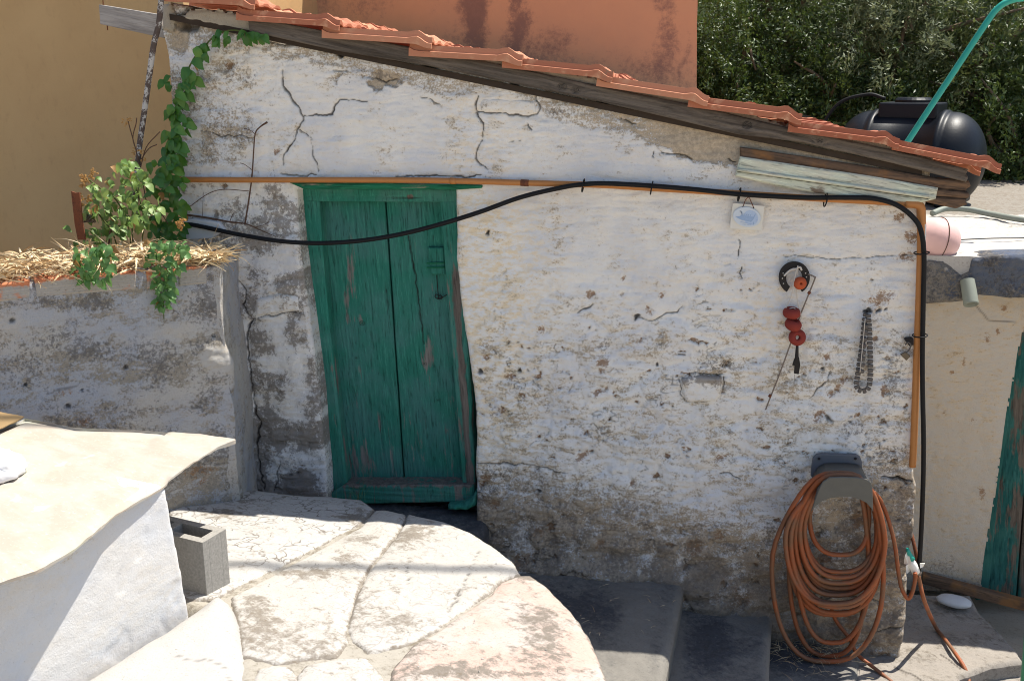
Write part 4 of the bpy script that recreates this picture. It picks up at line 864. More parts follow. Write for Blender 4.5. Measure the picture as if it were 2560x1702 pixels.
def mfn2(px, py, u, v, d):
    n = fbm(u * 3, v * 3, 301, 4); n2 = fbm(u * 14, v * 14, 302, 3)
    ck = .7 * sst(2, .7, segd(px + 8 * n2, py + 6 * n2, [(440, 1638), (480, 1650), (520, 1645), (560, 1660), (580, 1702)]))
    return .012 * n + .003 * n2 + rnd(d, .12, .065), dict(grime=-.1 + .1 * n, crack=ck * .7)
tag(relief('plaster_mound', flat(zm), [(400, 1560), (470, 1512), (520, 1474), (548, 1460), (580, 1484), (602, 1533), (615, 1596), (630, 1702), (640, 2200), (0, 2200), (100, 1740)], .010, mfn2, .22, M['mound']), 'rounded whitewashed plaster mound at the foot of the low white wall', 'mound')
# cinder block
zb = 1.125; Fq = onZ(506, 1356, zb); Rq = onZ(548, 1331, zb); e1 = (Rq - Fq); w1 = .115; e1 /= np.linalg.norm(e1); e2 = np.array([-e1[1], e1[0], 0]); L1 = .36
def cb(a, c, z0, z1):
    return [Fq + e1 * x + e2 * y + np.array([0, 0, z]) for x, y, z in ((a[0], c[0], z0 - zb), (a[1], c[0], z0 - zb), (a[1], c[1], z0 - zb), (a[0], c[1], z0 - zb))]
block = thing('concrete_block', 'grey hollow concrete block standing beside the low white wall', 'block', cb((0, w1), (0, L1), .80, 1)[0])
hz = .25
for a, c in (((0, .028), (0, L1)), ((w1 - .028, w1), (0, L1)), ((.028, w1 - .028), (0, .03)), ((.028, w1 - .028), (L1 / 2 - .015, L1 / 2 + .015)), ((.028, w1 - .028), (L1 - .03, L1))):
    solid('block_web', prism_geo(cb(a, c, zb - hz, zb), (0, 0, hz)), M['cinder'], block, .0012)
solid('block_floor', prism_geo(cb((.01, w1 - .01), (.01, L1 - .01), zb - hz + .002, zb), (0, 0, .03)), M['cinder'], block)
# white bag
bm = bmesh.new(); bmesh.ops.create_icosphere(bm, subdivisions=4, radius=1)
c0 = onZ(-8, 1190, ZS)
for v in bm.verts:
    p = v.co.copy(); k = 1 + .16 * float(noise(p.x * 2.2 + 5, p.y * 2.2 + p.z * 1.7, 311)) + .10 * abs(float(noise(p.x * 5 + p.z * 3, p.y * 5 + 3, 312)))
    v.co = Vector((p.x * .085 * k, p.y * .085 * k, max(p.z * .06 * k, -.02) + .024)) + Vector(c0)
me = bpy.data.meshes.new('bag'); bm.to_mesh(me); bm.free(); me.polygons.foreach_set('use_smooth', [True] * len(me.polygons))
tag(link('bag', me, M['cloth']), 'crumpled white bag resting on the cream metal sheet at the left edge', 'bag')

# ================================================================== RIGHT HAND YARD
def ysf(px, py, u, v, d):
    n = fbm(u * 4, v * 7, 321, 5)
    ck = sst(2.4, .8, segd(px + 5 * n, py + 4 * n, [(2235, 1665), (2290, 1690), (2310, 1706)])); ck = np.maximum(ck, sst(2.2, .8, segd(px + 5 * n, py + 4 * n, [(2352, 1634), (2400, 1668)])))
    return .012 * n + .004 * fbm(u * 30, v * 30, 322) + rnd(d, .03, .02), dict(grime=.16 * n, crack=ck * .85)
tag(relief('stone_slab', flat(.10), [(2120, 1478), (2426, 1484), (2449, 1527), (2541, 1619), (2560, 1650), (2480, 1662), (2400, 1690), (2380, 1760), (2050, 1760)], .008, ysf, .2, M['yard']), 'broken pale paving slab outside the teal door, half in shadow', 'paving', kind='structure')
tag(relief('lower_slab', flat(.02), [(2300, 1690), (2600, 1640), (2700, 1900), (2200, 1900)], .012, ysf, .12, M['yard']), 'rough lower paving slab at the bottom right corner', 'paving', kind='structure')
q0 = onY(2306, 1448, .66); q1 = onY(2620, 1532, .58)
bd = (q1 - q0) / np.linalg.norm(q1 - q0)
def bmfn(px, py, u, v, d): n = fbm(u * 4, v * 50, 331, 4); return .003 * n + rnd(d, .006, .005), dict(crack=sst(.3, .55, n) * .5, wear=0 * u)
tag(solid('timber_beam', prism_geo([q0 + (0, 0, .024), q0 + (0, 0, -.024), q1 + (0, 0, -.024), q1 + (0, 0, .024)], (.01, .05, .0)), M['brown_wood'], None, .004), 'old timber lying across the teal door threshold', 'timber')
c0 = onZ(2384, 1512, .115)
bm = bmesh.new(); bmesh.ops.create_icosphere(bm, subdivisions=4, radius=1)
for v in bm.verts:
    p = v.co; k = 1 + .07 * float(noise(p.x * 1.3 + 2, p.y * 1.3 + p.z, 341)); v.co = Vector((p.x * .080 * k, p.y * .05 * k, p.z * .027 * k + .022)) + Vector(c0)
bmesh.ops.rotate(bm, verts=bm.verts, cent=Vector(c0), matrix=Matrix.Rotation(-.25, 3, 'Z'))
me = bpy.data.meshes.new('pebble'); bm.to_mesh(me); bm.free(); me.polygons.foreach_set('use_smooth', [True] * len(me.polygons))
tag(link('beach_stone', me, M['pebble']), 'smooth pale oval stone on the shaded slab by the timber', 'stone')
ga, gb = onY(2600, 1290, -.7), onY(2557, 1830, -.7)
tag(tube('green_post', [ga, gb], .022, M['greenpole'], None, 14, 1), 'green painted post at the bottom right corner of the view', 'post')
# buoy at the roof edge
bc = onY(2342, 600, YN - .02); br = .104
buoy = thing('buoy', 'faded pink round buoy at the edge of the flat roof', 'buoy', bc - (0, 0, br))
ang = [math.pi * i / 24 for i in range(25)]
ax = np.array([.35, .12, .93])
solid('body', lathe_geo([(br * math.sin(a) * (1 + .012 * (abs(a - 1.57) < .07)), -br * math.cos(a)) for a in ang], bc, (.9, -.2, -.35), 32), M['buoy'], buoy, smooth=True)
t = np.linspace(0, 6.283, 40)
pth_ = [bc + (br + .001) * (math.cos(x) * np.array([.25, -.3, .92]) / .99 + math.sin(x) * np.array([.15, -.93, -.34])) for x in t]
tube('seam_cord', pth_, .002, M['twig'], buoy, 6, 1)
# hose and wire on the flat roof
zz = zr + .03
tag(tube('roof_hose', [onZ(2330, 534, zz - .012), onZ(2365, 522, zz + .01), (onZ(2420, 524, zz + .012)), onZ(2480, 536, zz), onZ(2560, 550, zz), onZ(2700, 566, zz), onZ(3100, 590, zz)], .017, M['pvc'], None, 10), 'grey green hose lying across the flat roof', 'hose')
tag(tube('roof_wire', [onZ(2390, 600, zr + .012), onZ(2480, 596, zr + .016), onZ(2560, 595, zr + .016), onZ(2700, 592, zr + .016), onZ(3200, 590, zr + .016)], .003, M['cable'], None, 6), 'thin dark wire across the flat roof beside the buoy', 'wire')
# water tank
yT = 2.75; kk = F / (yT + 4.2) * 1.0
tc = onY(2286, 396, yT); axis = np.array([.90, -.42, 0.]); axis /= np.linalg.norm(axis); R_ = .30; hl = .25
tc = tc - axis * .04
tank = thing('water_tank', 'black horizontal plastic water tank on the flat roof behind the shed', 'water tank', (tc[0], tc[1], zr))
prof = [(R_ * math.sin(a), -hl - .22 * math.cos(a)) for a in np.linspace(0.001, math.pi / 2, 14)]
prof += [(R_, -hl + .02), (R_ + .012, -hl + .025), (R_ + .012, -hl + .055), (R_, -hl + .06), (R_, hl - .06), (R_ + .012, hl - .055), (R_ + .012, hl - .025), (R_, hl - .02)]
prof += [(R_ * math.sin(a), hl - .22 * math.cos(a)) for a in np.linspace(math.pi / 2, math.pi - .001, 14)]
solid('body', lathe_geo(prof, tc, axis, 48), M['tank'], tank, smooth=True)
Rz = np.stack([axis, np.array([-axis[1], axis[0], 0]), Z_], 1)
solid('manhole_box', box_geo(tc + np.array([0, 0, R_ + .005]), .36, .30, .10, Rz), M['tank'], tank, .015, 3)
solid('lid', lathe_geo([(.0, .075), (.10, .075), (.115, .06), (.115, .045), (0, .045)], tc + np.array([0, 0, R_ + .01]), Z_, 24), M['tank'], tank, smooth=False)
for s in (-.24, .30): solid('leg', box_geo(tc + axis * s + np.array([0, 0, -(tc[2] - zr) / 2 - .06]), .12, .52, tc[2] - zr - .12, Rz), M['tank'], tank, .01)
tag(tube('tank_hose', [tc - axis * .18 + np.array([0, 0, R_ + .075]), tc - axis * .30 + np.array([0, 0, R_ + .10]), tc - axis * .5 + np.array([0, -.05, R_ + .03]), tc - axis * .62 + np.array([0, -.1, R_ - .2]), tc - axis * .68 + np.array([0, -.1, -.3])], .012, M['cable'], None, 8), 'black hose curving off the top of the water tank', 'hose')
# turquoise pole
yp = 1.35
tag(tube('turquoise_pole', [onY(2205, 455, yp), onY(2280, 338, yp), onY(2390, 172, yp), onY(2470, 52, yp), onY(2496, 20, yp), onY(2522, 4, yp), onY(2560, -4, yp), onY(2680, -14, yp)], .0155, M['teal'], None, 14, 10), 'turquoise bent pole leaning up behind the tiled roof', 'pole')

# ================================================================== PIPES, CABLE AND THE THINGS HUNG ON THE WALL
yc = -.034
con = thing('electric_conduit', 'orange plastic conduit running along and down the shed wall', 'conduit', onY(1400, 460, yc))
tube('long_run', pxY([(438, 449), (600, 450), (900, 450), (1120, 452), (1330, 458), (1500, 463), (1630, 471), (1850, 484), (2050, 497), (2200, 505), (2296, 511)], yc), .0125, M['conduit'], con, 12)
tube('down_run', pxY([(2302, 520), (2302, 600), (2298, 740), (2293, 870), (2288, 1010), (2284, 1110), (2281, 1166)], yc), .0145, M['conduit'], con, 12)
tube('elbow', pxY([(2262, 509), (2290, 511), (2301, 518), (2303, 534), (2303, 560)], yc), .0175, M['conduit'], con, 12, 5)
for q in ([(1125, 452), (1140, 453)], [(1302, 457), (1322, 458)]): tube('coupling', pxY(q, yc), .0142, M['rust'] if q[0][0] > 1200 else M['conduit'], con, 12, 1)
cb_ = [(446, 558, -.05), (480, 562, -.06), (520, 570, -.07), (600, 587, -.07), (700, 603, -.06), (800, 608, -.055), (900, 602, -.055), (1000, 586, -.055), (1100, 561, -.055), (1200, 530, -.055), (1300, 494, -.057), (1400, 470, -.06), (1460, 461, -.063), (1520, 459, -.062), (1630, 465, -.062), (1750, 475, -.062), (1850, 486, -.062), (2000, 494, -.062), (2100, 494, -.06), (2180, 496, -.065), (2240, 512, -.068), (2284, 545, -.068), (2303, 580, -.066), (2310, 640, -.064), (2308, 760, -.062), (2306, 900, -.062), (2307, 1000, -.062), (2309, 1100, -.062), (2308, 1200, -.06), (2303, 1330, -.05), (2297, 1428, -.04)]
tag(tube('black_cable', [onY(*q) for q in cb_], .0098, M['cable'], None, 10, 6), 'black cable sagging across the green door and along the conduit', 'cable')
for (x, y, vert), lab in zip(((1458, 464, 0), (1629, 470, 0), (1848, 487, 0), (2064, 500, 0), (2304, 632, 1), (2300, 838, 1)), ('nearest the green door', 'second along the conduit from the door', 'above the blue ship plaque', 'below the pale painted board', 'highest on the conduit down the corner', 'lowest on the corner above the padlock')):
    ctr = onY(x, y, -.05); ring = []
    for a in np.linspace(0, 6.283, 17)[:-1]:
        if vert: ring.append(ctr + np.array([math.cos(a) * .028, math.sin(a) * .034, .003 * math.cos(a)]))
        else: ring.append(ctr + np.array([.004 * math.cos(a), math.sin(a) * .036, math.cos(a) * .026]))
    tag(tube('cable_tie', ring, .0028, M['cable'], None, 6, 2, True), 'black cable tie ' + lab, 'cable tie', 'cable ties along the conduit')
tag(tube('rusty_pole', pxY([(404, -12), (397, 60), (384, 115), (372, 200), (358, 300), (346, 392), (336, 560)], -.09), .0125, M['iron'], None, 10, 8), 'rusty flaking pipe leaning against the upper left corner of the shed', 'pipe')
# plaque
yq = -.035
pq = pxY([(1832, 507), (1912, 515), (1904, 577), (1824, 572)], yq)
plaque = thing('wall_plaque', 'cream square plaque with a blue ship in an oval below the cable', 'plaque', pq[3])
solid('tile', prism_geo(pq, (0, .012, 0)), M['plaque'], plaque, .003)
oc = onY(1867, 542.5, yq - .0005); ex = onY(1902, 546, yq) - onY(1867, 542.5, yq); ez = onY(1867, 517, yq) - onY(1867, 542.5, yq)
def oval(r, y): return [oc + ex * math.cos(a) * r + ez * math.sin(a) * r + np.array([0, y, 0]) for a in np.linspace(0, 6.283, 33)[:-1]]
solid('oval', prism_geo(oval(1, -.006)[::-1], (0, .008, 0)), M['plaque_oval'], plaque, .002)
def pr(pts, y=-.0075): return prism_geo([oc + ex * x + ez * z + np.array([0, y, 0]) for x, z in pts], (0, .0012, 0))
solid('sky_print', pr([(math.cos(a) * .52 + .28, math.sin(a) * .72 - .02) for a in np.linspace(0, 6.283, 25)[:-1]], -.0068), M['print_light'], plaque)
ship = [pr([(-.50, .58), (-.42, .52), (-.36, .30), (-.42, .08), (-.52, .0), (-.82, -.06), (-.62, -.22), (-.36, -.34), (.30, -.44), (.42, -.24), (.52, .0), (.60, .30), (.70, .48), (.60, .40), (.45, .10), (-.3, .14), (-.33, .42)])]
ship += [pr([(x, .16), (x + .06, .16), (x + .09, .30), (x + .02, .30)], -.0079) for x in (-.24, -.09, .06, .21)]
ship += [pr([(-.46, -.50), (.34, -.60), (.34, -.64), (-.46, -.54)]), pr([(.42, -.42), (.50, -.40), (.52, -.66), (.44, -.70)]), pr([(.66, -.20), (.78, -.08), (.78, -.12), (.66, -.26)])]
ship += [pr([(x, -.78 + .01 * (k % 2)), (x + .05, -.78), (x + .05, -.72), (x, -.72)]) for k, x in enumerate((-.30, -.20, -.10, .0, .10, .20))]
g = join(ship); solid('ship_print', g, M['print'], plaque)
for x, y in ((1856, 517), (1884, 520)): tube('hole', [onY(x, y, yq - .002), onY(x, y, yq + .004)], .0024, M['cable'], plaque, 8, 1)
tube('hanger_wire', pxY([(1858, 516), (1864, 500), (1872, 494), (1878, 505), (1884, 519)], yq), .0018, M['rust'], plaque, 6)
# horseshoe
ctr = (1986, 695)
def hs(rx, ry, a): return (ctr[0] + rx * math.sin(a), ctr[1] - ry * math.cos(a))
aa = np.linspace(-2.62, 2.62, 30)
outer = [hs(39 * (1 + .03 * math.cos(a)), 41, a) for a in aa]; inner = [hs(19 + 2 * abs(a) / 2.6, 25, a) for a in aa[::-1]]
hp = [onY(x, y, -.03) for x, y in outer + inner]; nO = 30
V = hp + [p + np.array([0, .010, 0]) for p in hp]; Fc = []
for i in range(nO - 1):
    j = 2 * nO - 1 - i; k = 2 * nO
    Fc += [(i, i + 1, j - 1, j), (i + k, j + k, j - 1 + k, i + 1 + k), (i, i + k, i + 1 + k, i + 1), (j, j - 1, j - 1 + k, j + k)]
k = 2 * nO; Fc += [(0, k - 1, 2 * k - 1, k), (nO - 1, nO - 1 + k, nO + k, nO)]
horse = thing('horseshoe', 'dark iron horseshoe hung on the white wall, ends pointing down', 'horseshoe', onY(1986, 732, -.03))
solid('shoe', (np.array(V), Fc), M['darkiron'], horse, .002)
for a in (-2.0, -1.6, -1.2, 1.2, 1.5): x, y = hs(30, 33, a); tube('nail_hole', [onY(x, y, -.034), onY(x, y, -.029)], .0028, M['string'], horse, 8, 1)
# floats
def fl(name, x, y, r, th, axis, yd, mat, parent, hole=.3):
    axis = np.array(axis, float); prof = []
    for a in np.linspace(-1.5, 1.5, 14): prof.append((r * (hole + (1 - hole) * math.cos(a) ** .7), th * math.sin(a)))
    prof = [(r * hole * .9, -th * .8)] + prof + [(r * hole * .9, th * .8)] + [(r * hole * .9, -th * .8)]
    return solid(name, lathe_geo(prof, onY(x, y, yd), axis, 28), mat, parent, smooth=True)
f1 = fl('net_float', 2000, 708, .0265, .02, (.15, -.95, .1), -.045, M['float2'], None, .15); tag(f1, 'orange round net float tucked inside the horseshoe', 'float')
fs = thing('float_string', 'string of three red net floats hanging below the horseshoe', 'net floats', onY(1990, 860, -.05))
fl('net_float', 1979, 782, .036, .021, (.06, -.15, .98), -.048, M['float'], fs); fl('net_float', 1983, 811, .035, .022, (.30, -.28, .9), -.05, M['float'], fs)
fl('net_float', 1993, 843, .0355, .021, (.05, -.96, .22), -.045, M['float'], fs, .28)
tube('cord', pxY([(1995, 664), (1988, 690), (1978, 740), (1965, 772), (1985, 770), (2003, 790), (1994, 822), (1993, 842)], -.05), .0022, M['string'], fs, 6)
tube('cord', pxY([(1995, 664), (1990, 720), (1996, 765), (2003, 785)], -.04), .0018, M['string'], fs, 6)
tube('cord', pxY([(1960, 690), (1975, 676), (1990, 672), (2000, 668), (2004, 676)], -.045), .004, M['string'], fs, 6)
tube('dark_tail', pxY([(1993, 864), (1992, 888), (1991, 900)], -.04), [.006, .008, .008], M['darkiron'], fs, 8)
solid('dark_handle', prism_geo(pxY([(1987, 896), (1998, 893), (2000, 906), (2001, 912), (1997, 936), (1985, 934), (1987, 914), (1981, 914), (1984, 904)], -.045), (0, .014, 0)), M['darkiron'], fs, .003)
tube('thread', pxY([(1987, 936), (1987, 958)], -.04), .0009, M['twig'], fs, 5, 1)
rod = thing('wire_rod', 'long thin rusty hooked rod leaning behind the red floats', 'rod', onY(1914, 1024, -.03))
tube('rod', pxY([(2020, 685), (2036, 692), (2037, 697), (2022, 735), (2000, 790), (1976, 860), (1945, 945), (1925, 995), (1914, 1024)], -.03), .0032, M['wire'], rod, 8, 4)
for x, y in ((2023, 732), (1925, 989)): tube('knob', [onY(x - 2, y + 3, -.032), onY(x + 2, y - 3, -.032)], .0065, M['rust'], rod, 8, 1)
# chain
ch = thing('chain', 'dull grey doubled chain hanging from a nail near the shed corner', 'chain', onY(2156, 975, -.03))
def lk(nm, w, h, t):
    return mesh(nm, *box_geo((0, 0, 0), w, t, h), smooth=False)
bm = bmesh.new(); me = lk('chain_link', .024, .0165, .010); bm.from_mesh(me); bmesh.ops.bevel(bm, geom=bm.edges[:], offset=.003, segments=1, affect='EDGES'); bm.to_mesh(me); bm.free(); me.materials.append(M['chain'])
lp = smooth_path([(2166, 782, 0), (2162, 800, 0), (2157, 850, 0), (2150, 900, 0), (2143, 945, 0), (2141, 962, 0), (2147, 974, 0), (2158, 977, 0), (2169, 972, 0), (2174, 958, 0), (2176, 920, 0), (2175, 870, 0), (2173, 820, 0), (2170, 784, 0)], 14)
dd = np.concatenate([[0], np.cumsum(np.hypot(*np.diff(lp[:, :2], axis=0).T))]); NL = 36
def put_link(x, y, ang, yy, s=1.0):
    o = bpy.data.objects.new('chain_link', me); COL.objects.link(o); o.parent = ch
    o.matrix_local = Matrix.Translation(Vector(onY(x, y, yy)) - ploc(ch)) @ Matrix.Rotation(ang, 4, 'Y') @ Matrix.Diagonal((s, 1, s, 1))
for i in range(NL):
    t = (i + .5) / NL * dd[-1]; x = np.interp(t, dd, lp[:, 0]); y = np.interp(t, dd, lp[:, 1]); x2 = np.interp(t + 3, dd, lp[:, 0]); y2 = np.interp(t + 3, dd, lp[:, 1])
    put_link(x, y, math.atan2(x2 - x, -(y2 - y)), -.032 - .004 * (i % 2), .92)
for i in range(9):
    t = i / 8; put_link(2165 - 12 * t, 800 + 128 * t, .1, -.046, .95)
tube('pin', pxY([(2163, 796), (2156, 870), (2150, 930)], -.054), .0018, M['string'], ch, 6)
tag(tube('nail', [onY(2168, 779, .01), onY(2168, 779, -.05)], .005, M['darkiron'], None, 8, 1), 'dark nail in the wall holding up the doubled chain', 'nail')
# padlock
pd = thing('padlock', 'small tarnished padlock hanging open on a hasp beside the conduit', 'padlock', onY(2265, 900, -.05))
solid('body', prism_geo(pxY([(2251, 887), (2264, 880), (2277, 891), (2266, 902)], -.055), (0, .014, 0)), M['brass'], pd, .003)
tube('shackle', pxY([(2266, 882), (2274, 872), (2277, 862), (2270, 856), (2263, 862)], -.048), .0032, M['chain'], pd, 8)
tag(solid('hasp', prism_geo(pxY([(2262, 850), (2270, 846), (2284, 846), (2284, 862), (2276, 868), (2268, 858)], -.04), (0, .03, 0)), M['darkiron'], None, .003), 'dark iron hasp with a padlock next to the conduit', 'hasp')

# ------------------------------------------------------------------ hose and hanger
CX = lambda x, y: (1860 + x / 2.613, 1102 + y / 2.613)
hang = thing('hose_hanger', 'grey plastic hose hanger screwed to the shed corner', 'hose hanger', onY(2100, 1260, -.06))
solid('back_plate', prism_geo(pxY([CX(438, 235), CX(440, 180), CX(452, 115), CX(475, 92), CX(505, 86), CX(735, 92), CX(762, 108), CX(772, 140), CX(776, 255)], -.045), (0, .02, 0)), M['plastic'], hang, .004)
for x, y in ((490, 115), (728, 115)): tube('screw', [onY(*CX(x, y), -.05), onY(*CX(x, y), -.043)], .006, M['darkiron'], hang, 10, 1)
YH = -.235
sa_pts = [CX(440, 465), CX(462, 390), CX(490, 315), CX(515, 268), CX(560, 240), CX(640, 236), CX(740, 240), CX(800, 250), CX(832, 272), CX(840, 310), CX(845, 470)]
si_pts = [CX(835, 445), CX(800, 405), CX(750, 380), CX(690, 366), CX(630, 366), CX(560, 376), CX(510, 395), CX(470, 425)]
solid('front_lip', prism_geo(pxY(sa_pts + si_pts, YH), (0, .012, 0)), M['plastic2'], hang, .004)
arc = [onY(*CX(x, y), YH + .01) for x, y in ((470, 400), (490, 325), (520, 275), (565, 250), (640, 246), (740, 250), (795, 260), (822, 285), (832, 330), (838, 420))]
V = arc + [p * (1, 0, 1) + np.array([0, -.03, 0]) for p in arc] + [p + np.array([0, 0, -.007]) for p in arc] + [p * (1, 0, 1) + np.array([0, -.03, -.007]) for p in arc]
k = len(arc); Fc = []
for i in range(k - 1): Fc += [(i, i + 1, i + 1 + k, i + k), (i + 2 * k, i + 3 * k, i + 1 + 3 * k, i + 1 + 2 * k), (i, i + 2 * k, i + 1 + 2 * k, i + 1), (i + k, i + k + 1, i + 3 * k + 1, i + 3 * k)]
solid('saddle', (np.array(V), Fc), M['plastic2'], hang, smooth=True)
loops = [(425, 822, 262, 745, -.085), (398, 872, 258, 860, -.10), (388, 880, 250, 893, -.13), (372, 888, 246, 925, -.155), (352, 893, 240, 955, -.115), (322, 903, 232, 1055, -.14), (302, 912, 226, 1085, -.165), (285, 898, 220, 1140, -.075), (335, 898, 248, 1010, -.15), (310, 905, 238, 1120, -.12), (275, 915, 222, 1060, -.175), (365, 872, 262, 985, -.09), (352, 818, 244, 1318, -.105), (286, 812, 228, 1408, -.085), (188, 912, 208, 1445, -.145)]
P3 = []; n = 44
for i in range(len(loops) * n + 1):
    t = i / n; a = t % 1.0; j = min(int(t), len(loops) - 1); j2 = min(j + 1, len(loops) - 1); w = sst(.75, 1.0, a)
    L, R, T, Bm, yy = [loops[j][q] * (1 - w) + loops[j2][q] * w for q in range(5)]
    th = 2 * math.pi * a; f = (1 - math.cos(th)) / 2
    y = T + (Bm - T) * f; top = np.array([max(L, 430) + 60, min(R, 850) - 40])
    wd = abs(math.sin(th)) ** .74 * (1 if math.sin(th) >= 0 else -1); sk = (.90 + .10 * sst(.05, .5, f))
    cx = (L + R) / 2 * (.35 + .65 * sst(0, .45, f)) + 655 * (1 - (.35 + .65 * sst(0, .45, f))); x = cx + (R - L) / 2 * sk * wd
    x += 7 * math.sin(t * 9.1 + f * 4); y += 5 * math.sin(t * 7.3) * f
    dep = yy * (1 - .15 * sst(.2, .9, f)) - .012 * math.sin(t * 5) * f - .03 - .03 * sst(.5, 1, f)
    P3.append(onY(*CX(x, y), dep))
hose = thing('garden_hose', 'coiled terracotta garden hose hung over the grey hanger', 'hose', onY(2090, 1650, -.08))
P3 = np.array(P3); me_ = tube('coil', P3, .0104, M['hose'], hose, 10, raw=True)
tube('tail', [onY(*CX(845, 330), -.12)] + [onY(*CX(x, y), -.10) for x, y in ((890, 385), (945, 520), (985, 680), (1008, 850), (1030, 960), (1070, 1028), (1100, 985), (1118, 900), (1118, 860))], .0085, M['hose'], hose, 10)
tag(tube('garden_hose', [onY(*CX(1138, 880), -.06), onY(*CX(1150, 930), -.05), onY(*CX(1180, 1050), -.04)] + [onZ(*CX(x, y), z) for x, y, z in ((1250, 1210, .125), (1310, 1290, .122), (1380, 1385, .122), (1440, 1480, .10), (1470, 1570, .06), (1480, 1700, .04))], .0088, M['hose'], None, 10), 'terracotta hose trailing from the joint over the sunlit slab', 'hose')
tag(tube('garden_hose', [onY(*CX(x, y), d) for x, y, d in ((560, 1060, -.06), (600, 1170, -.05), (690, 1290, -.07), (740, 1390, -.10), (850, 1480, -.16), (960, 1568, -.22), (1100, 1700, -.3))], .0085, M['hose'], None, 10), 'terracotta hose end trailing from the bottom of the coil', 'hose')
tag(tube('garden_hose', [onY(*CX(x, y), d) for x, y, d in ((1092, 600, .02), (1112, 680, -.01), (1126, 760, -.03), (1118, 850, -.05))], .008, M['rust'], None, 8), 'short dark red hose coming round the shed corner to the joint', 'hose')
jn = thing('hose_joint', 'white taped hose joint with teal clip at the shed corner', 'hose joint', onY(*CX(1110, 850), -.06))
tube('coupling', pxY([CX(1085, 775), CX(1105, 815), CX(1125, 860)], -.075), [.016, .019, .017], M['white_tape'], jn, 10, 2)
tube('clip', pxY([CX(1068, 700), CX(1078, 735), CX(1098, 775)], -.08), [.006, .010, .014], M['teal'], jn, 8, 2)
def rag(name, pts, yy, mat):
    q = [onY(*CX(x, y), yy + .012 * ((i * 7) % 3 - 1)) for i, (x, y) in enumerate(pts)]; solid(name, prism_geo(q, (0, .003, 0)), mat, jn)
rag('tape', [(1052, 745), (1068, 720), (1080, 770), (1095, 795), (1072, 812), (1045, 800)], -.085, M['white_tape']); rag('tape', [(1058, 815), (1078, 800), (1084, 850), (1062, 868)], -.083, M['white_tape']); rag('tape', [(1150, 800), (1182, 798), (1170, 822), (1152, 830)], -.07, M['white_tape'])
tube('nut', pxY([CX(1118, 850), CX(1150, 868)], -.065), .012, M['wire'], jn, 6, 1)
# overhead service cable between the houses, whose soft shadow crosses the landing
pole = thing('utility_pole', 'wooden utility pole beyond the yard at the right', 'pole', (7.0, -.2, -.1), 'utility poles')
k1 = onZ(560, 1436, LZ(-.9)) + np.array(SUN) * 9.0; k2 = onZ(1290, 1438, LZ(-.9)) + np.array(SUN) * 9.0; kd = (k2 - k1) / (k2 - k1)[0]
for sx_, o_ in ((7.0, pole), (-6.0, thing('utility_pole', 'wooden utility pole out beyond the planter at the left', 'pole', (-6, 0, -.1), 'utility poles'))):
    e_ = k1 + kd * (sx_ - k1[0]); o_.location = (sx_, float(e_[1]) + .12, -.1)
    solid('shaft', lathe_geo([(0, 0), (.12, 0), (.085, e_[2] + .5), (0, e_[2] + .5)], (sx_, e_[1] + .12, -.1), Z_, 14), M['pale_wood'], o_, smooth=True)
tag(tube('overhead_cable', [k1 + kd * (x - k1[0]) for x in (-6, -2, 2, 7)], .024, M['cable'], None, 10, 2), 'thick bundled cable strung high over the landing, throwing a soft shadow', 'cable')

# ================================================================== PLANTS
def leaf_mesh(name, L, Wd, mat, fold=.25, bend=.18, lobes=0, n=5):
    V = []; Fc = []
    for i in range(n + 1):
        t = i / n; w = Wd * (math.sin(math.pi * min(1, t ** .8)) ** .8) * (1.0 if not lobes else (.65 + .35 * abs(math.cos(math.pi * lobes * t)))); z = -bend * L * t * t
        if i == 0 or i == n: w = Wd * .03
        V += [(-w, L * t, z + fold * w), (0, L * t, z), (w, L * t, z + fold * w)]
    for i in range(n):
        a = 3 * i; Fc += [(a, a + 1, a + 4, a + 3), (a + 1, a + 2, a + 5, a + 4)]
    V = [(x + .12 * Wd * math.sin(3 * y / L * 3.1 + lobes), y, z + .06 * L * math.sin(y / L * 5)) for x, y, z in V]
    me = mesh(name, V, Fc, {'var': np.full(len(V), random.random())}); me.materials.append(mat); return me
def put_leaf(me, p, d, up, parent, s=1.0, name='leaf'):
    d = Vector(d).normalized(); up = Vector(up); x = d.cross(up)
    if x.length < 1e-4: x = Vector((1, 0, 0))
    x.normalize(); z = x.cross(d)
    o = bpy.data.objects.new(name, me); COL.objects.link(o); o.parent = parent
    o.matrix_local = Matrix.Translation(Vector(p) - ploc(parent)) @ Matrix((x, d, z)).transposed().to_4x4() @ Matrix.Diagonal((s, s, s, 1))
    return o
G = random.gauss
dl = leaf_mesh('leaf', .045, .015, M['leaf_dry'], .5, .5)
vl = [leaf_mesh('leaf', .072, .026, M['leaf_dark'], .2 + .1 * i, .15 + .1 * i) for i in range(3)]
vine = thing('climbing_vine', 'dark green vine climbing the left edge of the shed wall', 'vine', onY(420, 620, -.08))
vp = [(660, 92), (612, 82), (585, 76), (552, 82), (528, 98), (508, 122), (488, 142), (470, 175), (460, 205), (452, 232), (446, 262), (440, 300), (436, 340), (430, 380), (424, 420), (416, 460), (408, 500), (404, 540)]
vpath = smooth_path([onY(x, y, -.05) for x, y in vp], 6)
tube('stem', [onY(x, y, -.05) for x, y in vp], .0035, M['stem'], vine, 6, 4)
def vleaf(x, y, yy, dx, dy, s, k=None, par=None, ms=None, up=None):
    a = onY(x, y, yy); b_ = onY(x + dx, y + dy, yy - .012 + G(0, .008)); put_leaf(random.choice(ms or vl) if random.random() > .05 else dl, a, b_ - a, up or (G(0, .35), -1 + G(0, .2), .55 + G(0, .3)), par or vine, s)
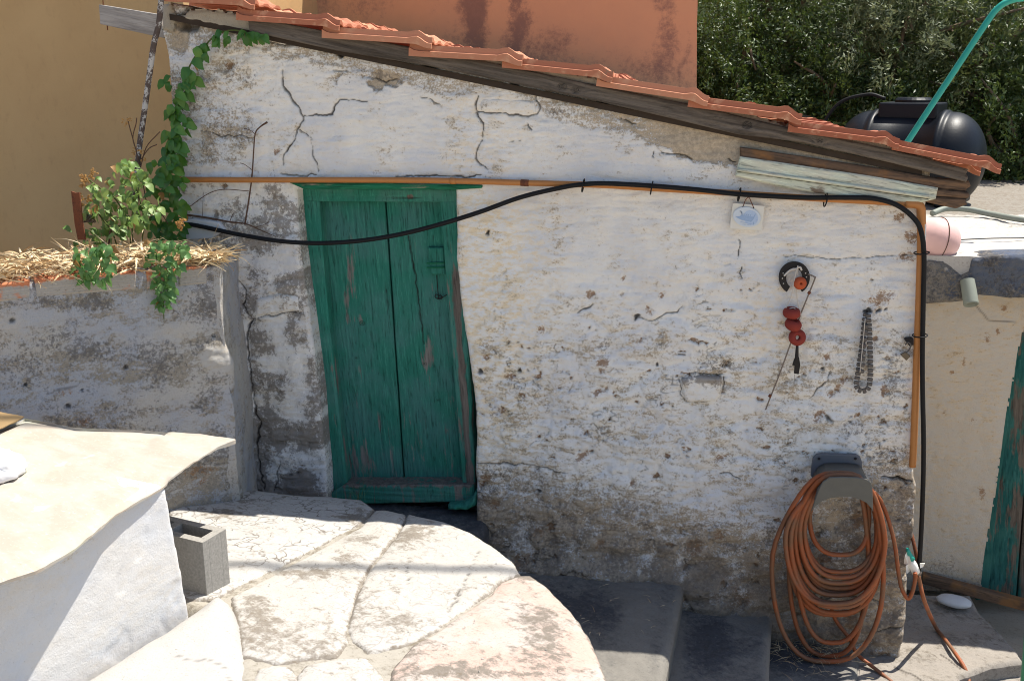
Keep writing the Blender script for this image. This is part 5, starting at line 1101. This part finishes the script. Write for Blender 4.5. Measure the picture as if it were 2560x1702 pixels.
for x, y, dx, dy, s in ((612, 80, -14, 34, .85), (612, 80, 12, 36, .9), (616, 80, -28, 16, .8), (620, 82, 24, 22, .8), (616, 80, 0, 40, .8), (652, 86, -16, 10, .6), (652, 88, 4, 30, .6), (656, 88, 22, 24, .65), (648, 86, 14, 26, .6)): vleaf(x, y, -.06, dx, dy, s)
for x, y, s in ((565, 80, .7), (548, 84, .7), (575, 92, .75), (510, 112, .8), (496, 118, .85), (512, 128, .85), (548, 105, .7), (487, 150, .9), (478, 175, .95), (490, 190, 1.15), (472, 190, .9), (430, 196, .8), (418, 205, .75), (462, 208, .9), (450, 225, .9), (470, 215, .85), (445, 238, .9)):
    for q in range(2): a = random.uniform(0, 6.28); vleaf(x + G(0, 5), y + G(0, 5), -.06 - .01 * q, 22 * math.cos(a), 14 + 16 * abs(math.sin(a)), s * random.uniform(.75, 1.05))
for x, y in [(440 + G(0, 10), random.uniform(235, 400)) for _ in range(44)]:
    a = random.uniform(-2.6, .0 + 2.6); vleaf(x, y, random.uniform(-.05, -.09), 24 * math.sin(a), 10 + 18 * abs(math.cos(a)), random.uniform(.62, .95))
for _ in range(120):
    y = random.uniform(385, 610); w = np.interp(y, [385, 450, 560, 610], [34, 42, 50, 30]); x = 408 + random.uniform(-1, 1) * w + 6
    a = random.uniform(-2.8, 2.8); vleaf(x, y, random.uniform(-.06, -.22), 24 * math.sin(a), 6 + 20 * abs(math.cos(a)), random.uniform(.5, .85))
ll = [leaf_mesh('leaf', .055, .018, M['leaf_light'], .25 + .1 * i, .2 + .1 * i) for i in range(3)]
tl = [leaf_mesh('leaf', .05, .0165, M['leaf_trail'], .25 + .1 * i, .2 + .1 * i) for i in range(3)]
shrub = thing('leafy_shrub', 'sunlit pale green shrub with dry seed heads growing in the planter', 'shrub', onY(330, 640, -.36))
for q in ([(330, 640), (320, 560), (290, 500), (250, 470), (222, 450)], [(335, 640), (330, 560), (335, 500), (350, 470)], [(300, 640), (280, 580), (250, 540), (235, 510)], [(345, 640), (360, 560), (345, 480), (330, 440), (322, 420)]): tube('stem', pxY(q, -.36), .003, M['stem'], shrub, 6, 4)
cl = [(250, 470, 40, 28), (275, 500, 45, 28), (240, 520, 30, 22), (300, 540, 50, 28), (330, 490, 38, 28), (345, 450, 34, 24), (320, 425, 30, 16), (310, 410, 26, 12), (270, 560, 40, 24), (345, 545, 36, 26), (240, 590, 50, 22), (375, 520, 30, 26)]
for i in range(260):
    x, y, rx, ry = random.choice(cl); a = random.uniform(-2.8, 2.8); vleaf(x + G(0, rx * .55), y + G(0, ry * .55), -.37 + G(0, .07), 20 * math.sin(a), 4 + 16 * abs(math.cos(a)), random.uniform(.5, .9), None, shrub, ll, (G(0, .5), -.5 + G(0, .3), 1))
for x, y in ((207, 442), (214, 452), (206, 462), (232, 432), (228, 440), (200, 492), (203, 512), (222, 500), (445, 560), (455, 553), (452, 568)):
    V, Fc = join([box_geo(onY(x + G(0, 4), y + G(0, 4), -.38 + G(0, .012)), *(random.uniform(.004, .009) for _ in range(3)), R=rotz(random.random() * 3)) for _ in range(14)]); solid('seed_head', (V, Fc), M['seed'], shrub)
t1 = thing('trailing_plant', 'broad clump of green leaves spilling over the brick edge of the planter', 'plant', onY(230, 700, -.55))
YT = float(onZ(230, 690, zt)[1]) - .03
tube('stem', [onY(245, 620, YT + .05), onY(235, 650, YT), onY(225, 690, YT)], .003, M['stem'], t1, 6)
for i in range(80):
    y = random.uniform(622, 712); w = np.interp(y, [622, 660, 700, 715], [50, 48, 38, 18]); x = 232 + random.uniform(-1, 1) * w; a = random.uniform(-1.6, 1.6)
    vleaf(x, y - 10, YT - .0 - random.uniform(0, .05), 18 * math.sin(a), 22 * abs(math.cos(a)) + 4, random.uniform(.6, .95), None, t1, tl, (G(0, .5), -.8, .7))
t2 = thing('trailing_plant', 'narrow vine of green leaves hanging down the planter front to a bare tip', 'plant', onY(412, 790, -.36))
YT2 = float(onZ(412, 672, zt)[1]) - .03
tube('stem', [onY(x, y, YT2 + .0) for x, y in ((415, 610), (420, 640), (416, 690), (410, 740), (409, 775), (410, 800))], .0022, M['stem'], t2, 6)
for i in range(130):
    y = 612 + 165 * random.random() ** 1.15; w = np.interp(y, [612, 650, 690, 730, 780], [55, 46, 26, 24, 12]); x = np.interp(y, [612, 660, 780], [418, 416, 409]) + random.uniform(-1, 1) * w; a = random.uniform(-1.8, 1.8)
    vleaf(x, y - 8, YT2 - random.uniform(0, .04), 17 * math.sin(a), 16 * abs(math.cos(a)) + 4, random.uniform(.5, .85), None, t2, tl, (G(0, .5), -.8, .7))
# dry twigs against the wall
tw = thing('dry_twigs', 'thin bare brown twigs climbing the wall left of the door', 'twigs', onY(630, 580, -.04))
for q, r in (([(612, 562), (622, 500), (630, 440), (634, 380), (638, 335), (650, 318), (668, 306)], [.0035, .0035, .003, .0028, .0028, .003, .0045]), ([(638, 336), (625, 326), (610, 322)], .0016), ([(630, 425), (612, 412), (600, 408)], .0016),
             ([(450, 535), (520, 545), (575, 555), (615, 560), (650, 575), (690, 592)], [.005, .005, .004, .003, .0025, .0015]), ([(470, 520), (520, 485), (560, 474), (622, 478)], .0018), ([(575, 553), (580, 540), (585, 532)], .0016), ([(508, 480), (507, 520), (506, 545)], .0012), ([(640, 568), (660, 562), (672, 555)], .0014)):
    tube('twig', pxY(q, -.03), r, M['twig'], tw, 6, 5)
t3 = thing('dry_stalks', 'bare reddish flower stalks rising above the shrub by the rusty pole', 'stalks', onY(345, 520, -.2))
for q in ([(365, 500), (352, 430), (344, 390), (330, 340), (318, 295)], [(340, 375), (332, 345), (340, 310), (342, 295)], [(350, 425), (365, 370), (390, 340), (400, 330)], [(365, 500), (400, 530), (420, 560)], [(352, 400), (372, 372), (392, 362)]): tube('stalk', pxY(q, -.2), .0022, M['twig'], t3, 6, 4)
for x, y in ((333, 378), (352, 380), (358, 400), (322, 300), (310, 308)):
    V, Fc = join([box_geo(onY(x + G(0, 4), y + G(0, 4), -.2 + G(0, .008)), *(random.uniform(.003, .007) for _ in range(3))) for _ in range(8)]); solid('seed_head', (V, Fc), M['seed'], t3)
tag(tube('bent_rod', pxY([(272, 655), (273, 600), (277, 575), (292, 567), (310, 572), (335, 600), (362, 626)], -.42), .0035, M['twig'], None, 8), 'dark bent rod arching out of the straw in the planter', 'rod')
tag(solid('rusty_stake', prism_geo(pxY([(177, 478), (188, 482), (198, 481), (206, 555), (214, 600), (194, 600), (186, 560)], -.5), (0, .008, 0)), M['rust'], None, .002), 'rusty flat stake standing in the planter', 'stake')
wt = [onY(222 + 20 * math.sin(i * 1.7 + G(0, .3)) * random.random() ** .4, 545 + 12 * math.cos(i * 2.3 + G(0, .3)), -.38 + G(0, .02)) for i in range(60)]
tag(tube('wire_tangle', wt, .0022, M['wire'], None, 5, 3), 'tangled bundle of grey wire beside the rusty stake', 'wire')
tag(solid('slate_piece', prism_geo(pxY([(452, 552), (480, 548), (545, 556), (560, 575), (530, 596), (462, 600), (450, 580)], -.06), (0, .03, 0)), M['pebble'], None, .005), 'flat grey stone propped behind the cable against the shed wall', 'stone')
# weeds on the landing
wl = [leaf_mesh('leaf', .085, .020, M['leaf_weed'], .15, .25 + .1 * i, 3, 12) for i in range(2)]
wd = thing('weed', 'pale green lobed weed growing between the block and the planter', 'weed', onZ(485, 1298, .80))
wc = onZ(484, 1300, .80)
for a, l in ((-.3, 1.0), (.55, .95), (1.2, .8), (2.2, .7), (3.0, .9), (-1.0, .85), (1.8, .9), (-1.7, .6)): put_leaf(wl[int(l * 100) % 2], wc, (math.cos(a), math.sin(a) * .9, .45), (0, -.2, 1), wd, l)
sl = [leaf_mesh('leaf', .018, .006, M['leaf_trail'])]
for (x, y), lab in (((772, 1672), 'tiny green seedling with brown leaves between the white flagstones'), ((966, 1622), 'tiny green sprout in the dirt between the flagstones')):
    c0 = onZ(x, y, LZ(-1.1) + .01); s_ = thing('seedling', lab, 'seedling', c0)
    for i in range(9): a = i * .9; put_leaf(sl[0], c0 + np.array([0, 0, .003 * i]), (math.cos(a), math.sin(a), .6 + .1 * i), (0, 0, 1), s_, random.uniform(.8, 1.3))
def tuft(c, sp): return lambda i: (np.array(c) + np.array([G(0, sp), G(0, sp), 0]), None)
strands('dry_grass', 46, tuft(onZ(872, 1300, .765), .012), (.04, .11), (.0008, .0016), M['straw'], (.5, .1, 1.2), 'dry straw coloured grass tuft in the joint of the landing', 'grass', 'stuff')
strands('dry_grass', 60, lambda i: (onZ(*(np.array([690, 1436]) + np.array([190, -110]) * random.uniform(-.5, 1.0) + np.array([G(0, 8), G(0, 4)])), .79), .775), (.015, .05), (.0006, .0014), M['straw'], .8, 'bits of dry grass in the joint between the flagstones', 'grass', 'stuff')
strands('thin_grass', 16, lambda i: (onZ(random.choice((790, 850, 895, 905, 880)) + G(0, 6), 1250 + G(0, 4), .74), None), (.10, .26), (.0006, .0011), M['blade'], (.25, .7, 1.4), 'thin grass stems in front of the door sill', 'grass', 'stuff')
strands('leaf_litter', 260, lambda i: (onZ(2030 + G(0, 60), 1610 + G(0, 28), .14), .13), (.02, .10), (.0006, .0015), M['straw'], .8, 'dry straw litter under the hose coil', 'straw', 'stuff')
strands('joint_debris', 140, lambda i: (onZ(990 + G(0, 45), 1640 + G(0, 16), LZ(-1.1) + .004), .80), (.01, .045), (.0006, .0016), M['straw'], .8, 'dirt and dry bits in the joint above the lower flagstones', 'debris', 'stuff')
def grit(name, label, n, place, sz, mat):
    V = []; Fc = []
    for i in range(n):
        p = place(); r = random.uniform(*sz); R = rotz(random.random() * 6); o = len(V); k = [1 + G(0, .2) for _ in range(6)]
        q = np.array([(r * k[0], 0, 0), (0, r * k[1], 0), (-r * k[2], 0, 0), (0, -r * k[3], 0), (0, 0, r * .7 * k[4]), (0, 0, -r * .5)]) @ R.T + p
        V += list(q); Fc += [(o + a, o + b_, o + 4) for a, b_ in ((0, 1), (1, 2), (2, 3), (3, 0))] + [(o + b_, o + a, o + 5) for a, b_ in ((0, 1), (1, 2), (2, 3), (3, 0))]
    return tag(link(name, mesh(name, V, Fc, smooth=False), mat), label, 'grit', None, 'stuff')
LP = [(p[0], p[1]) for p in ((560, 1290), (890, 1300), (1180, 1350), (1290, 1450), (1480, 1690), (650, 1690), (600, 1500))]
def on_land():
    while True:
        x, y = random.uniform(540, 1490), random.uniform(1270, 1700)
        if inpoly(np.array([x]), np.array([y]), LP)[0]:
            q = onP(x, y, LF[0], np.cross(LF[1], LF[2])); return q + np.array([0, 0, .016])
grit('grit', 'small stones and grit scattered over the flagstones', 110, on_land, (.001, .0035), M['slab_craze'])
grit('grit', 'grit and crumbs of plaster along the foot of the shed wall', 90, lambda: onZ(random.uniform(1330, 1700), random.uniform(1425, 1475) + (random.random() ** 3) * 120, .395), (.0015, .005), M['concrete'])
grit('grit', 'crumbs of plaster on the middle step', 40, lambda: onZ(random.uniform(1720, 1915), random.uniform(1512, 1560) + (random.random() ** 3) * 100, .265), (.0015, .005), M['concrete'])
strands('step_litter', 22, lambda i: (onZ(random.uniform(1400, 1690), random.uniform(1440, 1600), .395), .39), (.015, .06), (.0008, .002), M['straw'], .8, 'scattered dry straw on the upper step', 'straw', 'stuff')
c0 = onZ(1022, 1296, .80)
bm = bmesh.new(); bmesh.ops.create_icosphere(bm, subdivisions=3, radius=.018)
for v in bm.verts: p = v.co * 55; v.co *= 1 + .25 * float(noise(p.x * 1.5, p.y * 1.5 + p.z, 5)); v.co.z *= .8; v.co += Vector(c0)
me = bpy.data.meshes.new('p'); bm.to_mesh(me); bm.free(); tag(link('dark_pebble', me, M['bluegrey']), 'small dark stone lying at the back edge of the landing', 'stone')

# ================================================================== TREES
def leaf_cloud(n_cl, per, centre, rad, L, Wd, spread, hollow=.55):
    k = rng.normal(size=(n_cl, 3)); k /= np.linalg.norm(k, axis=1)[:, None]; k *= (rng.random(n_cl)[:, None] ** .45) * (1 - 0) ; k = k * rad * (1 + .28 * rng.normal(size=(n_cl, 1)))
    axis = rng.normal(size=(n_cl, 3)) + np.array([0, -.2, .55]); axis /= np.linalg.norm(axis, axis=1)[:, None]
    c = np.repeat(k + centre, per, 0); ax = np.repeat(axis, per, 0); n = len(c)
    t = rng.random((n, 1)); p = c + ax * (t - .5) * spread * 2.2 + rng.normal(size=(n, 3)) * spread * .28
    d = ax * .8 + rng.normal(size=(n, 3)) * .6; d /= np.linalg.norm(d, axis=1)[:, None]
    s = np.cross(d, rng.normal(size=(n, 3))); s /= np.linalg.norm(s, axis=1)[:, None] + 1e-9
    ll_ = L * (.6 + .7 * rng.random((n, 1))); w = Wd * (.7 + .6 * rng.random((n, 1))); up = np.cross(s, d)
    V = np.stack([p, p + d * ll_ * .45 + s * w + up * w * .3, p + d * ll_, p + d * ll_ * .45 - s * w + up * w * .3], 1).reshape(-1, 3)
    q = np.arange(4 * n).reshape(n, 4); var = np.repeat(np.clip(np.repeat(rng.random(n_cl), per) * .5 + rng.random(n) * .5, 0, 1), 4)
    return V, q, var
def tree(name, label, group, px, py, y, rad, n_cl, per, L, Wd, mat, spread=.09, zb=1.4):
    c = onY(px, py, y); t = thing(name, label, 'tree', (c[0], c[1], zb), group)
    V, q, var = leaf_cloud(n_cl, per, c, np.array(rad), L, Wd, spread)
    link('crown', mesh('crown', V, q, {'var': var}, False), M[mat], t)['kind'] = 'stuff'
    b0 = np.array([c[0] + .1, c[1] + .1, zb - .2]); geos = [tube_geo(smooth_path([b0, b0 * .6 + c * .4 + (.08, 0, 0), c + (0, 0, .1)], 5), np.linspace(.07, .035, 11), 8)]
    for i in range(9):
        e = c + rng.normal(size=3) * np.array(rad) * .55; m_ = c * .5 + e * .5 + rng.normal(size=3) * .08; s0 = b0 + (c - b0) * random.uniform(.45, 1)
        geos.append(tube_geo(smooth_path([s0, m_, e], 4), np.linspace(.028, .008, 9), 6))
    g = join(geos); link('trunk', mesh('trunk', g[0], g[1]), M['bark'], t); return t
G1 = 'olive trees and shrubs behind the flat roof'
tree('dense_shrub', 'dense dark evergreen beside the corner of the orange house', G1, 1830, 200, 4.6, (.75, .6, .75), 445, 37, 0.0406, 0.0090, 'leaf_shrub')
tree('dense_shrub', 'dark evergreen with top cut off by the frame, left of the olive', G1, 1960, 40, 5.2, (.85, .7, .75), 445, 37, 0.0429, 0.0090, 'leaf_shrub')
tree('dense_shrub', 'low dark shrub just behind the black water tank', G1, 2100, 270, 4.6, (.75, .5, .55), 351, 35, 0.0429, 0.0090, 'leaf_shrub')
tree('olive_tree', 'silvery olive tree rising above the black water tank', G1, 2210, 90, 4.8, (.80, .7, .75), 445, 33, 0.0585, 0.0078, 'leaf_olive2')
tree('olive_tree', 'olive tree crossed by the turquoise pole at the upper right', G1, 2440, 110, 4.9, (.80, .7, .85), 445, 33, 0.0585, 0.0078, 'leaf_olive')
tree('dense_shrub', 'dark bushy shrub to the right of the black water tank', G1, 2560, 330, 4.5, (.70, .5, .65), 351, 35, 0.0468, 0.0098, 'leaf_shrub')
tree('olive_tree', 'olive tree at the right edge of the view', G1, 2700, 80, 5.2, (.9, .8, 1.0), 405, 33, 0.0585, 0.0078, 'leaf_olive')
tree('dense_shrub', 'tall dark tree filling the gap further back on the slope', G1, 2060, 130, 6.6, (1.5, .8, 1.3), 567, 39, 0.0546, 0.0115, 'leaf_shrub', .13, 2.0)
tree('dense_shrub', 'tall dark tree further back behind the turquoise pole', G1, 2400, 220, 6.6, (1.5, .8, 1.5), 567, 39, 0.0546, 0.0115, 'leaf_shrub', .13, 2.0)
def bl_(i):
    return onY(2445 + random.random() * 150, 498 + G(0, 6), 4.35 + random.random() * .3), None
strands('long_grass', 150, bl_, (.25, .6), (.004, .010), M['blade'], (1.1, .5, 1.3), 'long green grass blades at the back of the flat roof', 'grass', 'stuff')
